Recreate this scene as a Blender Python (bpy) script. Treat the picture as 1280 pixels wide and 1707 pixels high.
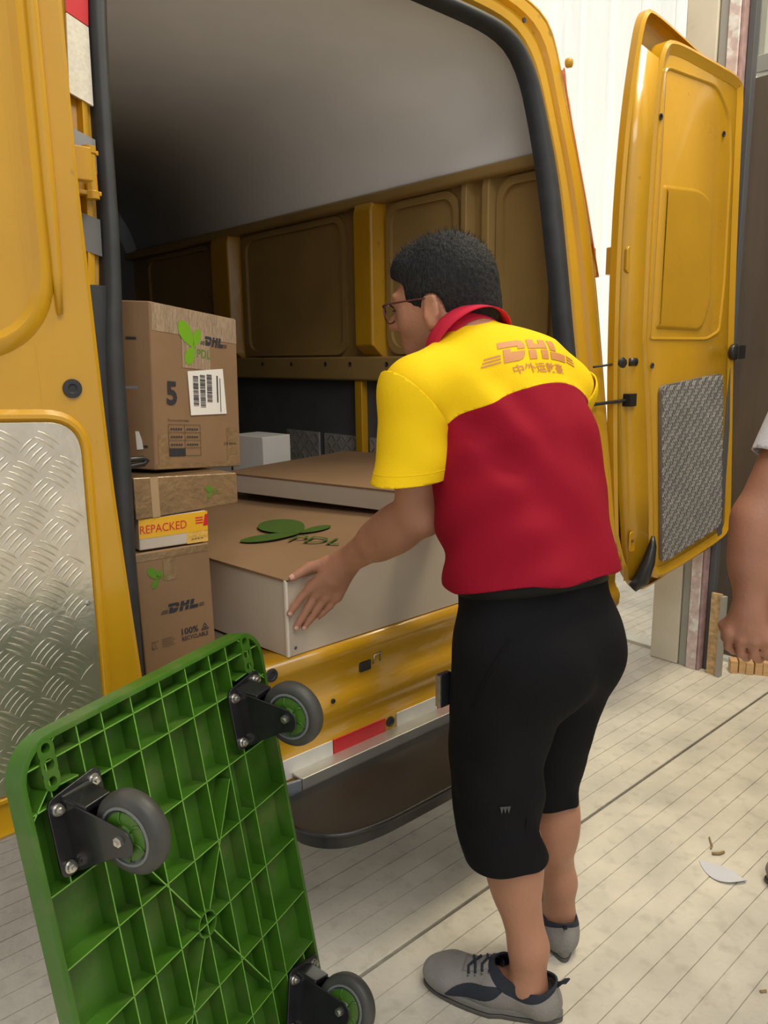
import bpy, bmesh, math, random
import numpy as np
from mathutils import Vector, Matrix
from mathutils.bvhtree import BVHTree
random.seed(7); np.random.seed(7)
for o in list(bpy.data.objects): bpy.data.objects.remove(o)
SC = bpy.context.scene; COL = SC.collection
PI = math.pi

# ---------------------------------------------------------------- camera
cd = bpy.data.cameras.new('camera'); cam = bpy.data.objects.new('camera', cd); COL.objects.link(cam)
SC.camera = cam
cd.sensor_fit = 'VERTICAL'; cd.sensor_height = 24.0; cd.lens = 24.0*1295/1707; cd.clip_start = .05; cd.clip_end = 200
cx = Vector((.745, -.667, -.014)); fw = Vector((.652, .732, -.199)); fw.normalize()
cx = (cx - fw*cx.dot(fw)).normalized(); cy = (-fw).cross(cx)
cam.matrix_world = Matrix(((cx.x, cy.x, -fw.x, 0), (cx.y, cy.y, -fw.y, 0), (cx.z, cy.z, -fw.z, 1.27), (0, 0, 0, 1)))

# ---------------------------------------------------------------- world, lights, exposure
wd = bpy.data.worlds.new('world'); SC.world = wd; wd.use_nodes = True
wn = wd.node_tree.nodes; wl = wd.node_tree.links
sky = wn.new('ShaderNodeTexSky'); sky.sky_type = 'HOSEK_WILKIE'; sky.turbidity = 6; sky.ground_albedo = .5
sky.sun_direction = (-.35, -.15, .92)
mixw = wn.new('ShaderNodeMix'); mixw.data_type = 'RGBA'; mixw.inputs[0].default_value = .65
mixw.inputs[7].default_value = (1, 1, 1, 1)
wl.new(sky.outputs[0], mixw.inputs[6]); wl.new(mixw.outputs[2], wn['Background'].inputs[0])
wn['Background'].inputs[1].default_value = .95

def light(name, kind, loc, rot, energy, color=(1, 1, 1), **kw):
    d = bpy.data.lights.new(name, kind); d.energy = energy; d.color = color
    for k, v in kw.items(): setattr(d, k, v)
    o = bpy.data.objects.new(name, d); COL.objects.link(o); o.location = loc; o.rotation_euler = rot
    return o
def aim(o, target):
    o.rotation_euler = (Vector(target) - o.location).to_track_quat('-Z', 'Y').to_euler()
sun = light('sun', 'SUN', (0, 0, 8), (0, 0, 0), 5.5, (1, .96, .88), angle=math.radians(1.5)); sun.location = (-2, 0, 9); aim(sun, (1.5, 2.4, 0))
a1 = light('added_fill_light', 'AREA', (.1, -1.0, 4.3), (0, 0, 0), 105, (1, .97, .92), shape='RECTANGLE', size=2.4, size_y=2.4); aim(a1, (1.0, .9, .3))  # added soft fill over the bay, no known lamp there
a2 = light('added_fill_light', 'AREA', (2.7, .6, 4.3), (0, 0, 0), 115, (1, .90, .68), shape='RECTANGLE', size=1.2, size_y=1.2); aim(a2, (2.0, .8, 0))  # added warm fill, stands in for daylight pooling on the right floor
vs = SC.view_settings; vs.view_transform = 'Standard'; vs.look = 'None'; vs.gamma = 1; vs.use_curve_mapping = False
vs.exposure = 0.0

# ---------------------------------------------------------------- materials
MATS = {}
def mat(name, col, rough=.5, metal=0., var=0., vscale=8., bump=0., bscale=60., coat=0., spec=None, col2=None, c2scale=6., c2lo=.55, c2hi=.7, stretch=None, rvar=0., sss=0., trans=0., alpha=None):
    if name in MATS: return MATS[name]
    m = bpy.data.materials.new(name); m.use_nodes = True; MATS[name] = m
    N = m.node_tree.nodes; L = m.node_tree.links; b = N['Principled BSDF']
    b.inputs['Roughness'].default_value = rough; b.inputs['Metallic'].default_value = metal
    b.inputs['Coat Weight'].default_value = coat; b.inputs['Coat Roughness'].default_value = .08
    if sss: b.inputs['Subsurface Weight'].default_value = sss; b.inputs['Subsurface Radius'].default_value = (.02, .008, .004); b.inputs['Subsurface Scale'].default_value = .5
    if spec is not None: b.inputs['Specular IOR Level'].default_value = spec
    if trans: b.inputs['Transmission Weight'].default_value = trans
    m.diffuse_color = (*col, 1)
    tc = N.new('ShaderNodeTexCoord'); mp = N.new('ShaderNodeMapping'); L.new(tc.outputs['Object'], mp.inputs[0])
    if stretch: mp.inputs['Scale'].default_value = stretch
    c = None
    base = N.new('ShaderNodeRGB'); base.outputs[0].default_value = (*col, 1); c = base.outputs[0]
    if col2 is not None:
        n = N.new('ShaderNodeTexNoise'); n.inputs['Scale'].default_value = c2scale; n.inputs['Detail'].default_value = 6
        L.new(mp.outputs[0], n.inputs['Vector'])
        r = N.new('ShaderNodeMapRange'); r.inputs[1].default_value = c2lo; r.inputs[2].default_value = c2hi; L.new(n.outputs[0], r.inputs[0])
        mx = N.new('ShaderNodeMix'); mx.data_type = 'RGBA'; L.new(r.outputs[0], mx.inputs[0]); L.new(c, mx.inputs[6]); mx.inputs[7].default_value = (*col2, 1); c = mx.outputs[2]
    if var:
        n = N.new('ShaderNodeTexNoise'); n.inputs['Scale'].default_value = vscale; n.inputs['Detail'].default_value = 5
        L.new(mp.outputs[0], n.inputs['Vector'])
        r = N.new('ShaderNodeMapRange'); r.inputs[1].default_value = .3; r.inputs[2].default_value = .7; r.inputs[3].default_value = 1-var; r.inputs[4].default_value = 1+var; L.new(n.outputs[0], r.inputs[0])
        hs = N.new('ShaderNodeHueSaturation'); L.new(r.outputs[0], hs.inputs['Value']); L.new(c, hs.inputs['Color']); c = hs.outputs[0]
    L.new(c, b.inputs['Base Color'])
    if rvar:
        n = N.new('ShaderNodeTexNoise'); n.inputs['Scale'].default_value = vscale*1.7; L.new(mp.outputs[0], n.inputs['Vector'])
        r = N.new('ShaderNodeMapRange'); r.inputs[3].default_value = max(0, rough-rvar); r.inputs[4].default_value = rough+rvar; L.new(n.outputs[0], r.inputs[0]); L.new(r.outputs[0], b.inputs['Roughness'])
    if bump:
        n = N.new('ShaderNodeTexNoise'); n.inputs['Scale'].default_value = bscale; n.inputs['Detail'].default_value = 4
        L.new(mp.outputs[0], n.inputs['Vector']); bp = N.new('ShaderNodeBump'); bp.inputs['Strength'].default_value = bump; bp.inputs['Distance'].default_value = .01
        L.new(n.outputs[0], bp.inputs['Height']); L.new(bp.outputs[0], b.inputs['Normal'])
    return m
YEL = mat('yellow_paint', (.56, .295, .010), .3, var=.05, vscale=5, coat=.5, col2=(.30, .17, .02), c2scale=26, c2lo=.70, c2hi=.80, rvar=.08)
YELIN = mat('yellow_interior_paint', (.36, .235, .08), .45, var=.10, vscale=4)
RUB = mat('black_rubber', (.025, .027, .03), .55, var=.2, vscale=20)
BLK = mat('black_plastic', (.018, .017, .017), .35, var=.2)
GREY = mat('grey_liner', (.88, .88, .88), .8, var=.06, vscale=2)
DGREY = mat('dark_grey_panel', (.08, .085, .09), .55, var=.15, vscale=6)
ALU = mat('aluminium_tread_plate', (.70, .64, .53), .33, metal=.85, var=.12, vscale=12, bump=.08, bscale=90, rvar=.1)
ALUD = mat('dull_metal_plate', (.42, .40, .38), .45, metal=.35, var=.15, vscale=20)
STEEL = mat('bright_steel', (.6, .58, .54), .3, metal=.95, var=.2, vscale=60)
REDT = mat('red_reflective_tape', (.62, .02, .03), .35, var=.08, coat=.4)
WHT = mat('white_reflective_tape', (.72, .70, .64), .35, var=.08, vscale=15, bump=.1, bscale=300)
CARD = mat('brown_cardboard', (.235, .137, .068), .78, var=.08, vscale=7, bump=.05, bscale=40)
CARDT = mat('brown_packing_tape', (.25, .16, .08), .18, var=.12, vscale=30, bump=.35, bscale=70, coat=.6)
WCARD = mat('white_cardboard', (.54, .46, .37), .7, var=.05, vscale=6)
INK = mat('black_ink', (.025, .025, .03), .7)
GINK = mat('green_ink', (.09, .22, .01), .6, var=.1)
LBL = mat('white_label', (.80, .77, .72), .45, var=.03)
GRN = mat('green_plastic', (.043, .135, .008), .42, var=.12, vscale=14, bump=.08, bscale=60, col2=(.085, .15, .03), c2scale=18, c2lo=.5, c2hi=.75)
GRPALE = mat('pale_green_plastic', (.15, .36, .05), .5, var=.15, vscale=40)  # paler green for the front faces of the ribs
TYRE = mat('grey_rubber_tyre', (.055, .055, .05), .5, var=.25, vscale=25)
GRING = mat('grey_plastic_ring', (.16, .18, .17), .45, var=.1)
BRK = mat('black_painted_steel', (.014, .014, .016), .32, var=.3, vscale=30, coat=.3)
WOOD = mat('raw_wood', (.62, .38, .17), .7, var=.15, vscale=18, stretch=(1, 1, 6))

# ---------------------------------------------------------------- object helpers
def tag(o, label=None, cat=None, group=None, kind=None):
    for k, v in (('label', label), ('category', cat), ('group', group), ('kind', kind)):
        if v: o[k] = v
    return o
def root(name, loc, label, cat, group=None, m=None):
    o = bpy.data.objects.new(name, None); COL.objects.link(o); o.empty_display_size = .1
    if m is not None: o.matrix_world = m
    else: o.location = loc
    return tag(o, label, cat, group)
def mk(name, V, F, m, parent=None, smooth=False, off=None, bevel=0., seg=2, solid=0., autos=None):
    """V in world coords unless off given; parent must be unrotated root/part then"""
    if off is None:
        off = Vector((0, 0, 0)); p = parent
        while p is not None: off = off + p.location; p = p.parent
    V = [(v[0]-off[0], v[1]-off[1], v[2]-off[2]) for v in V]
    me = bpy.data.meshes.new(name); me.from_pydata(V, [], F)
    ms = m if isinstance(m, (list, tuple)) else [m]
    for q in ms: me.materials.append(q)
    bm = bmesh.new(); bm.from_mesh(me); bmesh.ops.recalc_face_normals(bm, faces=bm.faces); bm.to_mesh(me); bm.free()
    if smooth: me.shade_smooth()
    o = bpy.data.objects.new(name, me); COL.objects.link(o); o.parent = parent
    if solid: s = o.modifiers.new('s', 'SOLIDIFY'); s.thickness = solid; s.offset = -1
    if bevel:
        b = o.modifiers.new('b', 'BEVEL'); b.width = bevel; b.segments = seg; b.limit_method = 'ANGLE'; b.angle_limit = math.radians(40)
        me.shade_smooth()
        w = o.modifiers.new('w', 'WEIGHTED_NORMAL')
    elif autos:
        me.shade_smooth(); me.set_sharp_from_angle(angle=math.radians(autos))
    return o
class MB:
    def __init__(s): s.V = []; s.F = []
    def add(s, V, F):
        n = len(s.V); s.V += [tuple(v) for v in V]; s.F += [tuple(i+n for i in f) for f in F]; return s
    def box(s, a, b):
        x0, y0, z0 = a; x1, y1, z1 = b
        return s.hexa([(x0,y0,z0),(x1,y0,z0),(x1,y1,z0),(x0,y1,z0),(x0,y0,z1),(x1,y0,z1),(x1,y1,z1),(x0,y1,z1)])
    def hexa(s, V): return s.add(V, [(0,3,2,1),(4,5,6,7),(0,1,5,4),(1,2,6,5),(2,3,7,6),(3,0,4,7)])
    def bar(s, p, q, w, h, up=(0, 0, 1)):
        p = Vector(p); q = Vector(q); d = (q-p).normalized(); u = Vector(up); sd = d.cross(u).normalized(); u = sd.cross(d)
        c = [(-w/2, -h/2), (w/2, -h/2), (w/2, h/2), (-w/2, h/2)]
        V = [p+sd*a+u*b for a, b in c]+[q+sd*a+u*b for a, b in c]
        return s.add(V, [(0,1,2,3),(7,6,5,4),(0,4,5,1),(1,5,6,2),(2,6,7,3),(3,7,4,0)])
    def tube(s, pts, r, n=10, caps=True, closed=False):
        pts = [Vector(p) for p in pts]; rs = r if isinstance(r, (list, tuple)) else [r]*len(pts)
        rings = []; prev = None
        for i, p in enumerate(pts):
            if closed: d = pts[(i+1) % len(pts)]-pts[i-1]
            else: d = (pts[min(i+1, len(pts)-1)]-pts[max(i-1, 0)])
            d.normalize()
            if prev is None:
                a = Vector((0, 0, 1)) if abs(d.z) < .9 else Vector((1, 0, 0)); u = d.cross(a).normalized()
            else: u = (prev-d*prev.dot(d)).normalized()
            prev = u; v = d.cross(u)
            rings.append([p+(u*math.cos(2*PI*k/n)+v*math.sin(2*PI*k/n))*rs[i] for k in range(n)])
        V = [q for g in rings for q in g]; F = []; m = len(rings)
        for i in range(m if closed else m-1):
            j = (i+1) % m
            for k in range(n): F.append((i*n+k, i*n+(k+1) % n, j*n+(k+1) % n, j*n+k))
        if caps and not closed: F.append(tuple(range(n-1, -1, -1))); F.append(tuple((m-1)*n+k for k in range(n)))
        return s.add(V, F)
    def lathe(s, prof, o, ax, n=32, closed=False):
        o = Vector(o); ax = Vector(ax).normalized(); a = Vector((0, 0, 1)) if abs(ax.z) < .9 else Vector((1, 0, 0)); u = ax.cross(a).normalized(); v = ax.cross(u)
        V = []; F = []
        for r, h in prof:
            for k in range(n): V.append(o+ax*h+(u*math.cos(2*PI*k/n)+v*math.sin(2*PI*k/n))*r)
        m = len(prof)
        for i in range(m if closed else m-1):
            j = (i+1) % m
            for k in range(n): F.append((i*n+k, i*n+(k+1) % n, j*n+(k+1) % n, j*n+k))
        if not closed:
            F.append(tuple(range(n-1, -1, -1))); F.append(tuple((m-1)*n+k for k in range(n)))
        return s.add(V, F)
    def prism(s, poly, d, holes=()):
        """poly: 3D points planar; extrude by vector d"""
        d = Vector(d); n = len(poly); V = [Vector(p) for p in poly]; V += [v+d for v in V]
        return s.add(V, [tuple(range(n-1, -1, -1)), tuple(range(n, 2*n))]+[(i, (i+1) % n, n+(i+1) % n, n+i) for i in range(n)])
    def build(s, name, m, parent=None, **k): return mk(name, s.V, s.F, m, parent, **k)
def rrect(w, h, r, n=6, x0=0., y0=0.):
    P = []
    for cx_, cy_, a in ((w-r, h-r, 0), (r, h-r, 90), (r, r, 180), (w-r, r, 270)):
        for k in range(n+1):
            t = math.radians(a+90*k/n); P.append((x0+cx_+r*math.cos(t), y0+cy_+r*math.sin(t)))
    return P
def loft(inn, out, prof, depthv):
    """strip between two 3D polylines with profile [(t, depth)]"""
    V = []; F = []; m = len(prof)
    for a, b in zip(inn, out):
        a = Vector(a); b = Vector(b)
        for t, d in prof: V.append(a.lerp(b, t)+Vector(depthv)*d)
    for i in range(len(inn)-1):
        for k in range(m-1): F.append((i*m+k, i*m+k+1, (i+1)*m+k+1, (i+1)*m+k))
    return V, F
def copy_tree(o, parent=None):
    c = o.copy(); COL.objects.link(c); c.parent = parent
    for ch in list(o.children): copy_tree(ch, c)
    return c
def resample(P, n):
    P = [Vector(p) for p in P]; L = [0]
    for a, b in zip(P, P[1:]): L.append(L[-1]+(b-a).length)
    R = []
    for i in range(n):
        s = L[-1]*i/(n-1); k = max(j for j in range(len(L)) if L[j] <= s+1e-9); k = min(k, len(P)-2)
        R.append(P[k].lerp(P[k+1], (s-L[k])/max(1e-9, L[k+1]-L[k])))
    return R
def smooth_line(P, it=2):
    P = [Vector(p) for p in P]
    for _ in range(it):
        Q = [P[0]]
        for a, b in zip(P, P[1:]): Q += [a.lerp(b, .25), a.lerp(b, .75)]
        P = Q+[P[-1]]
    return P

# flat print: 2D glyph meshes laid on a surface
def text2d(s, size=1., font_shear=0., bold=0.):
    c = bpy.data.curves.new('t', 'FONT'); c.body = s; c.offset = bold; c.size = size; c.shear = font_shear; c.resolution_u = 3
    o = bpy.data.objects.new('t', c); COL.objects.link(o)
    dg = bpy.context.evaluated_depsgraph_get(); me = bpy.data.meshes.new_from_object(o.evaluated_get(dg))
    V = [(v.co.x, v.co.y) for v in me.vertices]; F = [tuple(p.vertices) for p in me.polygons]
    bpy.data.objects.remove(o); bpy.data.curves.remove(c); bpy.data.meshes.remove(me)
    return V, F
def fit(VF, x0, y0, w, h=None):
    V, F = VF; xs = [v[0] for v in V]; ys = [v[1] for v in V]; sx = w/(max(xs)-min(xs)); sy = sx if h is None else h/(max(ys)-min(ys))
    return [(x0+(x-min(xs))*sx, y0+(y-min(ys))*sy) for x, y in V], F
def join2(*L):
    V = []; F = []
    for v, f in L:
        n = len(V); V += list(v); F += [tuple(i+n for i in q) for q in f]
    return V, F
def rect2(x0, y0, x1, y1): return [(x0, y0), (x1, y0), (x1, y1), (x0, y1)], [(0, 1, 2, 3)]
def poly2(P): return list(P), [tuple(range(len(P)))]
def dhl_logo():
    """slanted three-letter logo with speed lines, box about 10 x 1.4"""
    def sh(P, k=.42): return [(x+y*k, y) for x, y in P]
    L = []
    arc = [(3.05+.55*math.sin(t), .72+.52*math.cos(t)*.98) for t in [0, .4, .8, 1.2, 1.57]]
    # D: top bar with rounded end, lower block with rounded end, gap
    L.append(poly2(sh([(.55, .98), (.55, 1.4), (2.6, 1.4), (3.0, 1.3), (3.2, 1.1), (3.2, .78), (2.45, .78), (2.45, .98)])))
    L.append(poly2(sh([(1.0, 0), (1.0, .86), (1.7, .86), (1.7, .62), (3.15, .62), (3.05, .3), (2.8, .1), (2.4, 0)])))
    L.append(poly2(sh([(3.5, 0), (3.5, .62), (4.3, .62), (4.3, 0)])))
    L.append(poly2(sh([(3.5, .72), (3.5, 1.4), (4.3, 1.4), (4.3, 1.05), (4.85, 1.05), (4.85, 1.4), (5.65, 1.4), (5.65, .72)])))
    L.append(poly2(sh([(4.85, 0), (4.85, .62), (5.65, .62), (5.65, 0)])))
    L.append(poly2(sh([(5.95, .62), (5.95, 1.4), (6.75, 1.4), (6.75, .62)])))
    L.append(poly2(sh([(5.95, 0), (5.95, .52), (8.0, .52), (8.0, 0)])))
    for k in range(3):
        y = .08+.2*k; L.append(poly2(sh([(-.9+.12*k, y), (.75, y), (.75, y+.09), (-.9+.12*k, y+.09)])))
        L.append(poly2(sh([(8.2, y), (9.6-.1*k, y), (9.6-.1*k, y+.09), (8.2, y+.09)])))
    return join2(*L)
def leaf2(cx_, cy_, L, W, ang, n=18):
    a = math.radians(ang); P = []
    for k in range(n):
        t = 2*PI*k/n; x = L*(.5-.5*math.cos(t)); y = W*.5*math.sin(t)*(.55+.45*math.sin(min(1, x/L)*PI*.62))
        P.append((cx_+x*math.cos(a)-y*math.sin(a), cy_+x*math.sin(a)+y*math.cos(a)))
    return poly2(P)
def on_quad(VF, q, w, h, name, m, parent, d=.0007, sub=None):
    """q = TL TR BR BL world corners; 2D coords in 0..w, 0..h from bottom-left"""
    TL, TR, BR, BL = [Vector(p) for p in q]; nrm = (TR-TL).cross(BL-TL).normalized()*-1
    V = []
    for x, y in VF[0]:
        u = x/w; v = y/h; V.append(BL.lerp(BR, u).lerp(TL.lerp(TR, u), v)+nrm*d)
    return V, VF[1], nrm

# ================================================================ SETTING
def floor_mat():
    m = mat('grooved_concrete', (.63, .58, .48), .75, var=.17, vscale=5, bump=.3, bscale=55, col2=(.50, .455, .37), c2scale=24, c2lo=.54, c2hi=.78)
    return m
FLM = floor_mat()
fl = root('floor', (1.0, 1.085, 0), None, None); fl['kind'] = 'structure'
mk('floor_base', [(-5, -5, -.012), (9, -5, -.012), (9, 9, -.012), (-5, 9, -.012), (-5, -5, -.10), (9, -5, -.10), (9, 9, -.10), (-5, 9, -.10)],
   [(0,1,2,3), (4,7,6,5), (0,4,5,1), (1,5,6,2), (2,6,7,3), (3,7,4,0)], mat('floor_joint_dirt', (.10, .085, .065), .9), fl)
def slab(x0, x1, y0, y1, pitch=.0555, g=.0035):
    """slab with saw-cut grooves running along X, each groove 3 mm wide and 4 mm deep"""
    rnd = random.Random(int((x0+9)*100+(y0+9)*1000))
    V = []; F = []; n = int((y1-y0)/pitch); prof = [(y0, -.012), (y0, -.002), (y0+.003, 0)]
    for i in range(1, n):
        y = y0+i*pitch+rnd.uniform(-.003, .003); w = g*rnd.uniform(.45, .9); prof += [(y-w/2, 0), (y-w/5, -.0035), (y+w/5, -.0035), (y+w/2, 0)]
    prof += [(y1-.003, 0), (y1, -.002), (y1, -.012)]
    for x in (x0, x1): V += [(x, y, z) for y, z in prof]
    m = len(prof)
    for k in range(m-1): F.append((k, m+k, m+k+1, k+1))
    F.append(tuple(range(m))); F.append(tuple(range(2*m-1, m-1, -1)))
    return V, F
for i, (x0, x1) in enumerate([(-5, -1.6), (-1.594, 4.2), (4.206, 9)]):
    for j, (y0, y1) in enumerate([(-5, -2.6), (-2.59, 1.0805), (1.0895, 4.6), (4.61, 9)]):
        V, F = slab(x0, x1, y0, y1, pitch=.0555 if (j in (1, 2)) else .08); mk('floor_slab', V, F, FLM, fl)

WGR = mat('grey_sheet_metal', (.34, .34, .30), .5, var=.08, vscale=4)
WLT = mat('pale_sheet_metal', (.78, .80, .76), .5, var=.05, vscale=3, col2=(.55, .57, .53), c2scale=3, c2lo=.6, c2hi=.8, stretch=(3, 3, .4))
def corrugated(x, y0, y1, z0, z1, face, pitch=.30, rib=.035, t=.02):
    """ribbed sheet in the plane X = x"""
    ys = []; y = y0
    while y < y1: ys += [(y, 0), (y+pitch*.62, 0), (y+pitch*.70, rib), (y+pitch*.78, rib), (y+pitch*.86, 0)]; y += pitch
    ys.append((y, 0)); V = []; F = []; m = len(ys)
    for dx in (0, t):
        for z in (z0, z1): V += [(x+face*d+(-face)*dx, yy, z) for yy, d in ys]
    for b in (0, 2*m):
        for k in range(m-1): F.append((b+k, b+k+1, b+m+k+1, b+m+k))
    for k in range(m-1): F.append((k, k+1, 2*m+k+1, 2*m+k)); F.append((m+k, m+k+1, 3*m+k+1, 3*m+k))
    return V, F
# outside fence-like wall across the yard, one panel per 0.9 m
ow = root('wall_outside', (6.2, 4, 0), None, None); ow['kind'] = 'structure'
y = -1.0
while y < 9:
    V, F = corrugated(6.2, y, y+.895, 0, 5.2, -1, pitch=.30); mk('wall_panel', V, F, WLT, ow); y += .9
# right wall of the shed: grey ribbed sheet above the door panel
wr = root('wall_right', (3.12, 0, 0), None, None); wr['kind'] = 'structure'
V, F = corrugated(3.14, -4.0, 1.40, 2.30, 4.6, -1, pitch=.26, rib=.02); mk('wall_panel', V, F, WGR, wr)
MB().box((3.07, -4, 2.25), (3.16, 1.40, 2.31)).build('wall_rail', mat('galvanised_rail', (.42, .42, .40), .45, metal=.5), wr, bevel=.004)
MB().box((3.10, -4, 0), (3.16, -.42, 2.25)).build('wall_sheet', WGR, wr)
MB().box((3.0, 1.5, 4.1), (3.16, 9, 4.6)).build('wall_lintel', WGR, wr)
dk = mat('dark_wood_laminate', (.105, .080, .060), .35, var=.18, vscale=5, stretch=(3, 3, .25), rvar=.1, coat=.15)
dr = root('door_1', (3.08, .4, 0), None, None); dr['kind'] = 'structure'
MB().box((3.065, -.40, .03), (3.105, .44, 2.235)).build('door_panel', dk, dr, bevel=.004)
MB().box((3.065, .447, .03), (3.105, 1.385, 2.235)).build('door_panel', dk, dr, bevel=.004)
# door-side post: pale sheet box, rusty angle, pinkish primer strip
RUST = mat('rusty_brown_steel', (.22, .085, .04), .8, var=.3, vscale=25, bump=.3, bscale=80)
PINK = mat('flaking_primer', (.62, .50, .47), .7, var=.2, vscale=30, col2=(.72, .70, .66), c2scale=22, c2lo=.5, c2hi=.55)
ps = root('trim_1', (2.93, 1.5, 0), None, None); ps['kind'] = 'structure'
MB().box((2.90, 1.454, 0), (2.96, 1.575, 4.4)).build('post_cladding', mat('cream_sheet_metal', (.66, .61, .48), .5, var=.08, vscale=5, col2=(.45, .40, .30), c2scale=7, c2lo=.6, c2hi=.8), ps, bevel=.006)
MB().box((2.905, 1.419, 0), (2.96, 1.45, 4.4)).build('post_channel', WGR, ps, bevel=.003)
MB().box((2.895, 1.374, 0), (2.955, 1.415, 4.4)).build('post_strip', PINK, ps, bevel=.003)
MB().box((2.90, 1.361, 0), (2.95, 1.372, 4.4)).build('post_angle', mat('mauve_primer', (.38, .25, .24), .7, var=.2, vscale=30), ps, bevel=.002)
MB().box((2.93, 1.335, 0), (2.965, 1.358, 4.4)).build('post_web', mat('grey_post', (.09, .09, .095), .5), ps, bevel=.002)
# offcut of board standing against the post
bd = root('board_offcut', (2.96, 1.30, 0), 'short upright offcut of chipboard standing against the rusty post by the dark door', 'board')
MB().box((2.90, 1.290, 0), (2.915, 1.330, .335)).build('board_face', mat('chipboard', (.52, .35, .17), .85, var=.3, vscale=60), bd, bevel=.001)
MB().box((2.888, 1.272, 0), (2.915, 1.288, .33)).build('board_edge', mat('grey_edge', (.35, .33, .28), .7), bd)
# ground beyond the threshold
MB().box((2.98, 1.60, .0), (3.06, 7, .012)).build('trim_2', mat('kerb_concrete', (.62, .60, .52), .8, var=.15), None)['kind'] = 'structure'
# roof of the shed: keeps the sun off the loading bay, open towards the yard
rf = MB().box((-5, -5, 4.6), (3.2, 1.2, 4.7)).build('ceiling', mat('roof_sheet', (.5, .5, .48), .7), None); rf['kind'] = 'structure'

# ================================================================ VAN
van = root('delivery_van', (1.37, 2.6, 0), 'yellow delivery van with open rear doors loaded with cardboard boxes', 'van')
LEAN = .12
def rp(x, z, d=0.): return (x, 1.347+LEAN*(z-.626)+d, z)
inner = [(.575, .60), (.586, .72), (.597, .9), (.611, 1.05), (.623, 1.27), (.645, 1.48), (.654, 1.65), (.668, 1.82), (.680, 1.93), (.705, 2.03), (.77, 2.10), (.90, 2.135), (1.2, 2.145),
         (1.514, 2.138), (1.70, 2.134), (1.80, 2.125), (1.87, 2.10), (1.915, 2.04), (1.94, 1.957), (1.973, 1.763), (1.99, 1.51), (2.0, 1.3), (2.02, 1.05), (2.04, .8), (2.05, .60)]
sealo = [(.53, .60), (.541, .72), (.552, .9), (.566, 1.05), (.578, 1.27), (.605, 1.42), (.620, 1.62), (.632, 1.80), (.642, 1.93), (.660, 2.05), (.74, 2.135), (.88, 2.168), (1.2, 2.178),
         (1.55, 2.17), (1.72, 2.168), (1.83, 2.160), (1.90, 2.13), (1.955, 2.06), (1.985, 1.965), (2.033, 1.771), (2.048, 1.51), (2.055, 1.3), (2.07, 1.05), (2.085, .8), (2.095, .60)]
outer = [(.49, .60), (.495, .72), (.50, .9), (.505, 1.05), (.51, 1.27), (.53, 1.46), (.555, 1.62), (.575, 1.82), (.588, 1.96), (.60, 2.12), (.68, 2.23), (.85, 2.27), (1.2, 2.285),
         (1.6, 2.28), (1.80, 2.27), (1.945, 2.255), (2.035, 2.225), (2.075, 2.16), (2.11, 1.985), (2.165, 1.785), (2.20, 1.52), (2.21, 1.3), (2.215, 1.05), (2.22, .8), (2.225, .60)]
N_ = 120
si = resample(smooth_line([rp(*p) for p in inner]), N_); so = resample(smooth_line([rp(*p) for p in sealo]), N_); sx_ = resample(smooth_line([rp(*p) for p in outer]), N_)
DV = (0, 1, 0)
V, F = loft(si, so, [(0, .03), (0, .012), (.12, -.012), (.4, -.020), (.75, -.016), (.95, 0), (1, .012)], DV)
mk('door_seal', V, F, RUB, van, smooth=True)
V, F = loft(so, sx_, [(0, .012), (.10, .012), (.16, .0), (.34, -.004), (.40, .014), (.60, .016), (.66, .002), (.92, .0), (1, .012), (1.0, .10)], DV)
mk('rear_frame', V, F, YEL, van, autos=35)
# side skins seen in the gap at the right and above the frame
V = []; F = []
for k, p in enumerate(sx_): V += [p, (p.x+(.02 if p.x > 1.3 else -.02), p.y+.3, p.z), (p.x+(.03 if p.x > 1.3 else -.03), 5.2, p.z)]
for k in range(len(sx_)-1):
    for j in range(2): F.append((3*k+j, 3*k+j+1, 3*k+4+j, 3*k+3+j))
mk('body_shell', V, F, YEL, van, smooth=True, solid=.006)
# outer lamp strip on the right pillar edge
lampm = mat('orange_lamp_lens', (.85, .22, .05), .25, coat=.5)
V, F = loft([rp(*p, -.004) for p in [(2.215, 1.50), (2.175, 1.72), (2.125, 1.94), (2.10, 2.10)]], [rp(*p, .03) for p in [(2.225, 1.50), (2.195, 1.72), (2.145, 1.94), (2.12, 2.10)]], [(0, 0), (.5, -.01), (1, 0)], DV)
mk('side_lamp', V, F, lampm, van, smooth=True, solid=.004)
mb = MB().lathe([(.012, 0), (.014, .004), (.014, .016), (.008, .02)], rp(2.10, 2.11, -.01), (.3, -1, 0), 16); mb.build('bump_stop', YEL, van, smooth=True)
mb = MB().lathe([(.007, 0), (.007, .004)], rp(1.915, 2.185, -.004), (0, -1, 0), 14); mb.build('drain_plug', RUB, van)
# tape and paint patches on the left pillar (flat strips 1 mm proud)
def patch(name, z0, z1, m, x=.006, d=-.006, parent=van, tilt=.012):
    Vp = []; 
    for z in (z0, z1):
        a = np.interp(z, [p[1] for p in outer[:10]], [p[0] for p in outer[:10]])+x+.014; b = np.interp(z, [p[1] for p in sealo[:10]], [p[0] for p in sealo[:10]])-.001
        Vp += [rp(a, z+tilt, d), rp(b, z-tilt*.3, d), rp(b, z-tilt*.3, d+.006), rp(a, z+tilt, d+.006)]
    return mk(name, Vp, [(0,1,5,4), (3,7,6,2), (1,2,6,5), (0,4,7,3), (4,5,6,7), (0,3,2,1)], m, parent)
patch('reflective_tape', 1.855, 2.05, REDT)
tp = patch('reflective_tape', 1.718, 1.853, mat('white_dotted_tape', (.74, .70, .58), .4, var=.10, vscale=160, coat=.2)); tp['label'] = 'white dotted reflective tape'
hg = mat('grey_hinge_cover', (.27, .27, .28), .5)
patch('pillar_cover', 1.60, 1.66, hg, d=-.004)
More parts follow.
